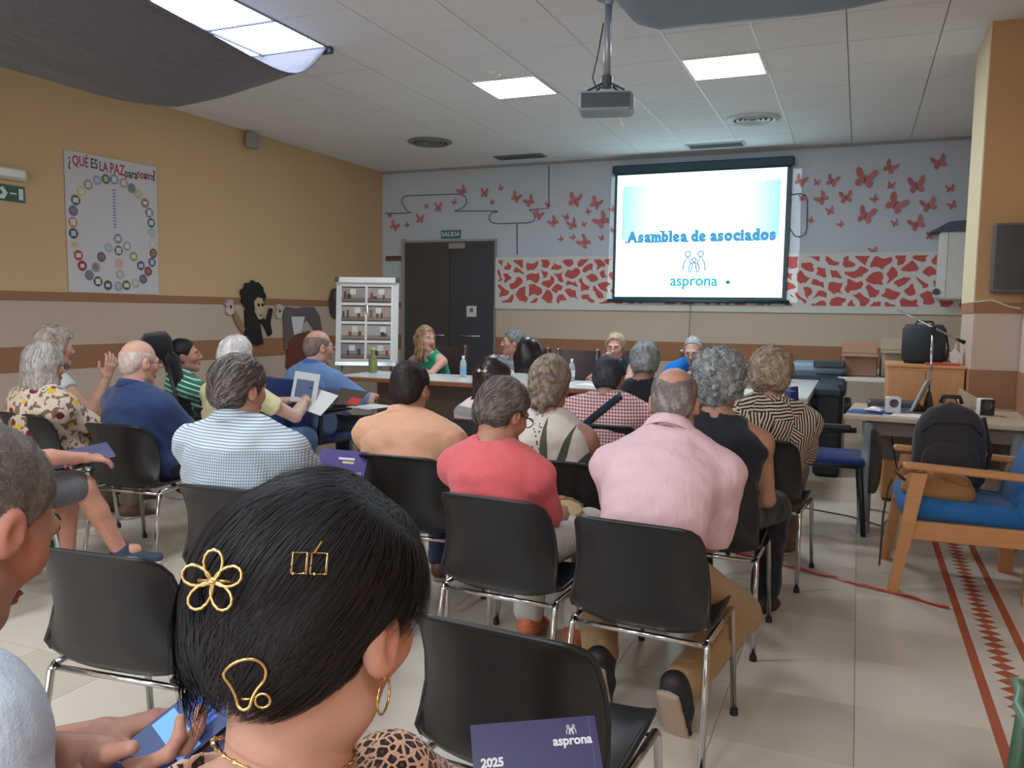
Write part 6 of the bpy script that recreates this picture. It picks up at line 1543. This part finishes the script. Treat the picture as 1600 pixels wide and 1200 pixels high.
fw = pp('front_woman', label='dark-haired woman with gold hair clips closest to the camera', hip=(-.47, .60), head=(-.436, .594, 1.080), neck=(-.015, -.035, -.175), shdrop=.06, fem=True, hpitch=14, hyaw=-2, hroll=3, skin=(186, 140, 120), w=.92, top=fabric('leopard_cloth', (205, 160, 132), pat_leopard), sleeve=.7, scoop=1.35, bottom=fabric('leopard_cloth', (205, 160, 132), pat_leopard), shoes=shoe_k,
   footL=(-.04, .68, .36), kpoleL=(-.35, .2, 1), handL=(-.14, .38, .62), handR=(.10, .32, .56), hair=dict(style='custom', fn=updo_fn, t=.006, drop=.02, cols=[(20, 17, 20), (27, 23, 26), (15, 13, 15), (34, 26, 28)], wob=(.0022, 60), strands=9000, step=.011, nseg=6, width=.0005, flow=updo_flow, lift=.0012, jit=.22, keep=lambda q: (q[:, 2] > -.045) | (np.random.default_rng(3).random(len(q)) < .12)))
lm = pp('phone_man', label='man with cropped grey hair looking down at his phone', hip=(-1.13, .52), head=(-.988, .650, 1.085), neck=(-.05, -.10, -.11), hpitch=30, hyaw=4, skin=(180, 130, 112), w=1.0, scalp=(112, 100, 96), top=fabric('pale_blue_shirt', (178, 190, 204)), collar=fabric('pale_blue_shirt', (178, 190, 204)), sleeve=.95, fit=.016, bottom=khaki, shoes=shoe_k, handR=(.30, .17, .80), hdirR=(1, .25, .05), palmR=(0, .3, 1), curlR=35, poleR=(.3, -1, -.6), handL=(.1, .34, .7),
   hair=dict(style='crew', t=.0045, hairline=(.07, .075), cols=[(108, 98, 94), (134, 124, 118), (84, 76, 74)], wob=(.0006, 80), strands=5000, step=.004, nseg=2, width=.0005))
# ================================================================ small things held, worn or lying about
from mathutils.bvhtree import BVHTree
def to_world(root): return Matrix.Translation(root.location) @ Matrix.Rotation(root.rotation_euler[2], 4, 'Z')
def head_pt(key, x, y, z):
    r, Hc, R = PEOPLE[key][:3]; return to_world(r) @ Vector(Hc+R@V3(x, y, z))
def on_hair(key, p):
    """nearest point and normal of the wearer's hair to a world point"""
    r = PEOPLE[key][0]; ho = [c for c in bpy.data.objects if c.parent == r and c.name.startswith('hair')][0]
    me = ho.data; W = to_world(r); n = min(len(me.polygons), 60000)
    bv = BVHTree.FromPolygons([W @ v.co for v in me.vertices], [tuple(q.vertices) for q in me.polygons][:HAIR_BASE.get(key, n)])
    co, nr, _, _ = bv.find_nearest(Vector(p)); return co, nr
HAIR_BASE = {}
gold = M('gold_metal', (204, 170, 114), rough=.24, metal=1.0, var=.05)
purple = M('booklet_purple', (50, 44, 92), rough=.35, var=.08); logo_w = M('logo_white', (226, 226, 230), rough=.5)
def frame(pos, n, up):
    n = Vector(n).normalized(); u = Vector(up); u = (u-n*u.dot(n)).normalized(); r = u.cross(n)
    return Matrix(((r[0], u[0], n[0], pos[0]), (r[1], u[1], n[1], pos[1]), (r[2], u[2], n[2], pos[2]), (0, 0, 0, 1)))
def orn(name, label, key, p, out, build, up=(0, 0, 1), tilt=None):
    co, nr = on_hair(key, p)
    if nr.dot(Vector(p)-co) < 0: nr = -nr
    if tilt is not None: nr = (nr*.55+Vector(tilt)*.45)
    t = empty(name); t.matrix_world = frame(co+nr.normalized()*out, nr, up); tag(t, label, name.replace('_', ' ').split()[-1] if False else 'hair clip', 'hair ornaments'); build(t); return t
def b_flower(t):
    for k in range(5):
        a0 = PI/2+k*2*PI/5; pts = []
        for j in range(14):
            w = 2*PI*j/14; rx, ry = .0072*math.sin(w)*(1-.25*math.cos(w)), .0125-.0115*math.cos(w)
            pts.append((math.cos(a0)*ry-math.sin(a0)*rx, math.sin(a0)*ry+math.cos(a0)*rx, .003*math.sin(w*.5)))
        MB().tube(pts, .0014, 7, True).build('petal', gold, t, True)
    MB().lathe([(.003, 0), (.003, .002), (.001, .003)], 10).build('centre_bead', gold, t, 'auto')
    MB().tube([(-.014, 0, -.006), (0, 0, -.004), (.014, 0, -.006)], .0018, 6).build('clasp', gold, t, True)
def b_rect(t):
    for x0, x1 in ((-.013, -.002), (.001, .013)):
        MB().tube([(x0, -.008, 0), (x1, -.008, .001), (x1, .008, .001), (x0, .008, 0)], .0010, 6, True).build('claw_frame', gold, t)
    for x in (-.012, -.004, .004, .012): MB().tube([(x, -.008, 0), (x, -.010, -.008)], .0009, 5).build('tooth', gold, t)
    MB().tube([(.003, .008, .001), (.008, .017, .003)], [.0012, .0008], 6).build('lever', gold, t)
def b_heart(t):
    pts = [(-.019, .010), (-.012, .018), (-.002, .023), (.008, .022), (.014, .014), (.013, .004), (.006, -.004), (.003, -.010), (.002, -.016), (-.003, -.019), (-.008, -.016), (-.009, -.010), (-.013, .0)]
    for _ in range(2): pts = [q for i in range(len(pts)) for q in ((pts[i][0]*.75+pts[(i+1) % len(pts)][0]*.25, pts[i][1]*.75+pts[(i+1) % len(pts)][1]*.25), (pts[i][0]*.25+pts[(i+1) % len(pts)][0]*.75, pts[i][1]*.25+pts[(i+1) % len(pts)][1]*.75))]
    MB().tube([(x, y, .002*math.sin(i*.25)) for i, (x, y) in enumerate(pts)], .0014, 7, True).build('heart_wire', gold, t, True)
    MB().tube([(.011+.0058*math.cos(a*PI/6), -.012+.0058*math.sin(a*PI/6), 0) for a in range(12)], .0012, 6, True).build('small_ring', gold, t, True)
    MB().tube([(-.006, -.012, -.003), (.004, -.012, -.003)], .0012, 6).build('clasp', gold, t, True)
def b_pearls(t):
    prl = M('pearl', (232, 222, 200), rough=.25)
    for x in (-.02, .02): MB().lathe([(.0005, -.011), (.006, -.009), (.010, -.004), (.0105, 0), (.010, .004), (.006, .009), (.0005, .011)], 14, (x, 0, .004)).build('pearl', prl, t, True)
    MB().tube([(-.035, 0, 0), (.035, 0, 0)], .004, 6).build('bar', gold, t, True)
CAMV = Vector((0, 0, CAMZ))
orn('hair_clip', 'gold wire flower clip at the edge of the dark hair', 'front_woman', (-.448, .480, 1.140), .007, b_flower, (0, 0, 1), (.7, -.7, .2))
orn('hair_clip', 'small gold double-rectangle claw clip on the crown', 'front_woman', (-.382, .510, 1.154), .003, b_rect, (.1, 0, 1))
orn('hair_clip', 'gold heart-shaped wire clip low at the nape', 'front_woman', (-.418, .480, 1.062), .004, b_heart, (0, 0, 1), (.65, -.7, .1))
orn('hair_clip', 'pearl barrette in the dark half-up hair', 'striped', tuple(head_pt('striped', .03, -.20, .045)), .004, b_pearls, (0, 0, 1))
# hoop earring and chain
er = empty('hoop_earring', tuple(head_pt('front_woman', .083, -.006, -.038))); tag(er, 'thin gold hoop earring of the woman in front', 'earring')
er.rotation_euler = (0, 0, rad(20))
MB().tube([(.002*math.sin(a*PI/12), .0155*math.sin(a*PI/12), -.0155+.0155*math.cos(a*PI/12)) for a in range(24)], .0011, 7, True).build('hoop', gold, er, True)
MB().lathe([(.002, -.002), (.002, .002)], 8).build('post', gold, er, 'auto')
_, Hc_, R_, N_ = fw[:4]
nk = empty('neck_chain', tuple(to_world(fw[0]) @ Vector(lerp(N_, Hc_+R_@V3(0, -.022, -.05), .42)))); tag(nk, 'gold link chain around the neck of the woman in front', 'necklace')
ring = [(((.0605)*math.cos(a*2*PI/60)), (.0605)*math.sin(a*2*PI/60), .006*math.sin(a*2*PI/60*2)-.022*math.sin(a*2*PI/60)) for a in range(60)]
MB().tube(ring, .0011, 6, True).build('chain', gold, nk, True)
lk = MB()
for k in range(0, 60, 2):
    p = Vector(ring[k]); q = Vector(ring[(k+1) % 60]); lk.tube([p, (p+q)/2, q], [.0014, .0024, .0014], 6)
tag(lk.build('chain_link', gold, nk), kind='stuff')

# --- booklets
def booklet(name, label, M_, w, hgt, mat, th=.004, extra=None, cat='booklet'):
    """local x right, y up the page, z towards the reader"""
    t = empty(name); t.matrix_world = M_; tag(t, label, cat)
    MB().box(-w/2, w/2, -hgt/2, hgt/2, -th, 0).build('cover', mat, t)
    MB().box(-w/2+.002, w/2-.001, -hgt/2+.002, hgt/2-.002, -th-.003, -th).build('pages', paper_w, t)
    if extra: extra(t, w, hgt)
    return t
def cover_2025(t, w, hgt):
    text_mesh('asprona', .020, logo_w, t, Matrix.Translation((.060, hgt/2-.036, .0004)), 'brand_name', .0002, .0006, 1.0)
    logo(t, logo_w, Matrix.Translation((.060, hgt/2-.026, .0006)), .015, .0007)
    text_mesh('2025', .018, logo_w, t, Matrix.Translation((-.072, hgt/2-.060, .0004)), 'year', .0002, .0008, 1.0)
    MB().box(w/2-.012, w/2-.0112, -hgt/2, hgt/2, 0, .0003).build('edge_crease', M('crease', (96, 92, 130), rough=.4), t)
booklet('booklet', 'purple 2025 booklet resting on the leopard-print lap', frame((-.410, 1.122, .594), (.35, -.62, .70), (-.35, .55, .75)), .205, .26, purple, extra=cover_2025)
def cover_grid(t, w, hgt):
    lit = M('leaflet_lilac', (150, 140, 186), rough=.5); yl = M('leaflet_yellow', (214, 206, 120), rough=.5)
    for i in range(4):
        for j in range(3): MB().box(-w/2+.012+i*.048, -w/2+.012+i*.048+.040, -hgt/2+.012+j*.036, -hgt/2+.012+j*.036+.028, 0, .0006).build('printed_photo', lit, t)
    MB().box(-.02, .05, hgt/2-.045, hgt/2-.035, 0, .0006).build('title_bar', logo_w, t); MB().box(-.0, .05, hgt/2-.062, hgt/2-.052, 0, .0006).build('title_bar', yl, t)
booklet('leaflet', 'purple leaflet with a grid of photos held beyond the checked shirt', frame((-1.985, 2.86, .665), (.25, -.75, .6), (-.1, .5, .85)), .21, .21, M('leaflet_purple', (72, 56, 130), rough=.4), .001, cover_grid, 'leaflet')
def cover_seat(t, w, hgt):
    MB().box(.03, .09, -.06, -.045, 0, .0006).build('title_bar', logo_w, t); MB().box(.04, .09, -.085, -.07, 0, .0006).build('title_bar', M('leaflet_yellow', (214, 206, 120), rough=.5), t)
booklet('leaflet', 'dark purple leaflet lying on the empty chair seat', frame((-1.66, 1.70, .412), (0, -.06, 1), (.1, 1, 0)), .21, .28, purple, .002, cover_seat, 'leaflet')
# phone in the man's hand, purple leaflet behind it
ph = empty('mobile_phone'); ph.matrix_world = frame((-.735, .715, .835), (.30, -.62, .72), (.45, .55, .60)); tag(ph, 'black mobile phone with a lit blue screen', 'phone')
MB().box(-.036, .036, -.075, .075, -.008, 0, bev=.004).build('case', M('phone_black', (18, 18, 22), rough=.3), ph)
MB().box(-.033, .033, -.071, .071, 0, .0006).build('display', emis('phone_display', (40, 62, 110), .2), ph)
MB().box(-.030, .030, -.012, .018, .0006, .001).build('message_bubble', emis('phone_bubble', (92, 150, 220), .55), ph); MB().box(-.02, .016, .035, .05, .0006, .001).build('message_line', emis('phone_line', (60, 100, 180), .6), ph)
booklet('leaflet', 'purple leaflet with photos tucked behind the phone', frame((-.66, .76, .80), (.2, -.6, .75), (.5, .6, .5)), .15, .21, M('leaflet_purple', (72, 56, 130), rough=.4), .001, cover_grid, 'leaflet')
# papers of the two men by the wall
paper(-3.02, 4.72, .693, .21, .26, -14, 'white sheet on the black writing tablet')
booklet('magazine', 'open magazine with photos in the hands of the white-haired man', frame((-3.29, 4.36, .84), (.55, -.75, .3), (0, .3, 1)), .16, .20, M('magazine_page', (196, 196, 198), rough=.5), .002, lambda t, w, h_: MB().box(-.06, .05, -.07, .05, 0, .0006).build('photo_print', M('photo_blue_grey', (72, 92, 120), rough=.5), t), 'magazine')
booklet('notepad', 'white notepad being written on', frame((-3.20, 4.38, .75), (.2, -.6, .8), (.1, .8, .5)), .17, .2, paper_w, .004, None, 'notepad')
booklet('brochure', 'dark brochure with a red corner on the lap', frame((-3.05, 4.50, .78), (.1, -.5, .85), (0, .85, .5)), .2, .16, M('brochure_dark', (74, 62, 50), rough=.5, var=.4, scale=40), .004, lambda t, w, h_: MB().box(.02, .1, -.07, -.0, 0, .0006).build('red_patch_print', M('print_red', (190, 52, 46), rough=.5), t), 'brochure')
pn = empty('ballpoint_pen'); hp = to_world(PEOPLE['yellow'][0]) @ Vector(PEOPLE['yellow'][4][1][2]); pn.location = hp+Vector((-.02, .03, .045)); pn.rotation_euler = (rad(62), 0, rad(70)); tag(pn, 'blue ballpoint pen held over the notepad', 'pen')
MB().tube([(0, 0, -.06), (0, 0, .06)], .0045, 8).build('barrel', M('pen_blue', (40, 70, 150), rough=.3), pn, True); MB().tube([(0, 0, -.075), (0, 0, -.06)], [.0015, .004], 8).build('tip', logo_w, pn, True)
booklet('folder', 'thin blue-grey folder on the knee of the bare-legged person', frame((-3.42, 2.78, .635), (.05, -.2, 1), (.6, 1, 0)), .22, .28, M('folder_blue_grey', (92, 94, 128), rough=.5), .004, None, 'folder')
# straw hat on the coral shirt's lap
hat = empty('straw_hat', (-1.02, 2.99, .545), rad(10)); hat.scale = (.72, .72, .6); hat.rotation_euler = (rad(14), rad(10), 0); tag(hat, 'pale straw hat on the lap of the person in coral', 'hat')
straw = M('straw', (206, 184, 138), rough=.8, var=.2, scale=60, bump=.4, bscale=120)
MB().lathe([(.165, 0), (.168, .004), (.10, .012), (.092, .05), (.08, .085), (.05, .10), (.01, .103)], 28).build('crown', straw, hat, 'auto'); MB().lathe([(.168, -.002), (.172, .003), (.165, .007)], 28, cap=False).build('brim_edge', straw, hat, 'auto'); MB().lathe([(.0955, .014), (.0945, .032)], 28, cap=False).build('ribbon', M('ribbon_cream', (186, 160, 112), rough=.7), hat, 'auto')
# bag strap across the gingham back: follows the shirt surface
def strap_over(key, p0, p1, n, wd, name, mat, off=.006):
    r = PEOPLE[key][0]; tp_ = [c for c in bpy.data.objects if c.parent == r and c.name.startswith('top')][0]; me = tp_.data
    bv = BVHTree.FromPolygons([v.co for v in me.vertices], [tuple(q.vertices) for q in me.polygons]); rows = []
    for k in range(n+1):
        c = Vector(p0).lerp(Vector(p1), k/n); hit = bv.ray_cast(c, Vector((0, 1, 0)))
        if hit[0] is None: continue
        d = (Vector(p1)-Vector(p0)).normalized(); s_ = d.cross(Vector((0, 1, 0))).normalized()
        row = []
        for q in (-1, 0, 1):
            h2 = bv.ray_cast(c+s_*wd*q, Vector((0, 1, 0))); pt = h2[0] if h2[0] is not None else hit[0]; row.append(tuple(pt+Vector((0, -off, 0))))
        rows.append(row)
    MB().sheet(rows, .003).build(name, mat, r, True)
strap_over('gingham', (.085, -.6, .90), (-.13, -.6, .70), 14, .02, 'bag_strap', fabric('strap_navy', (34, 40, 56)))
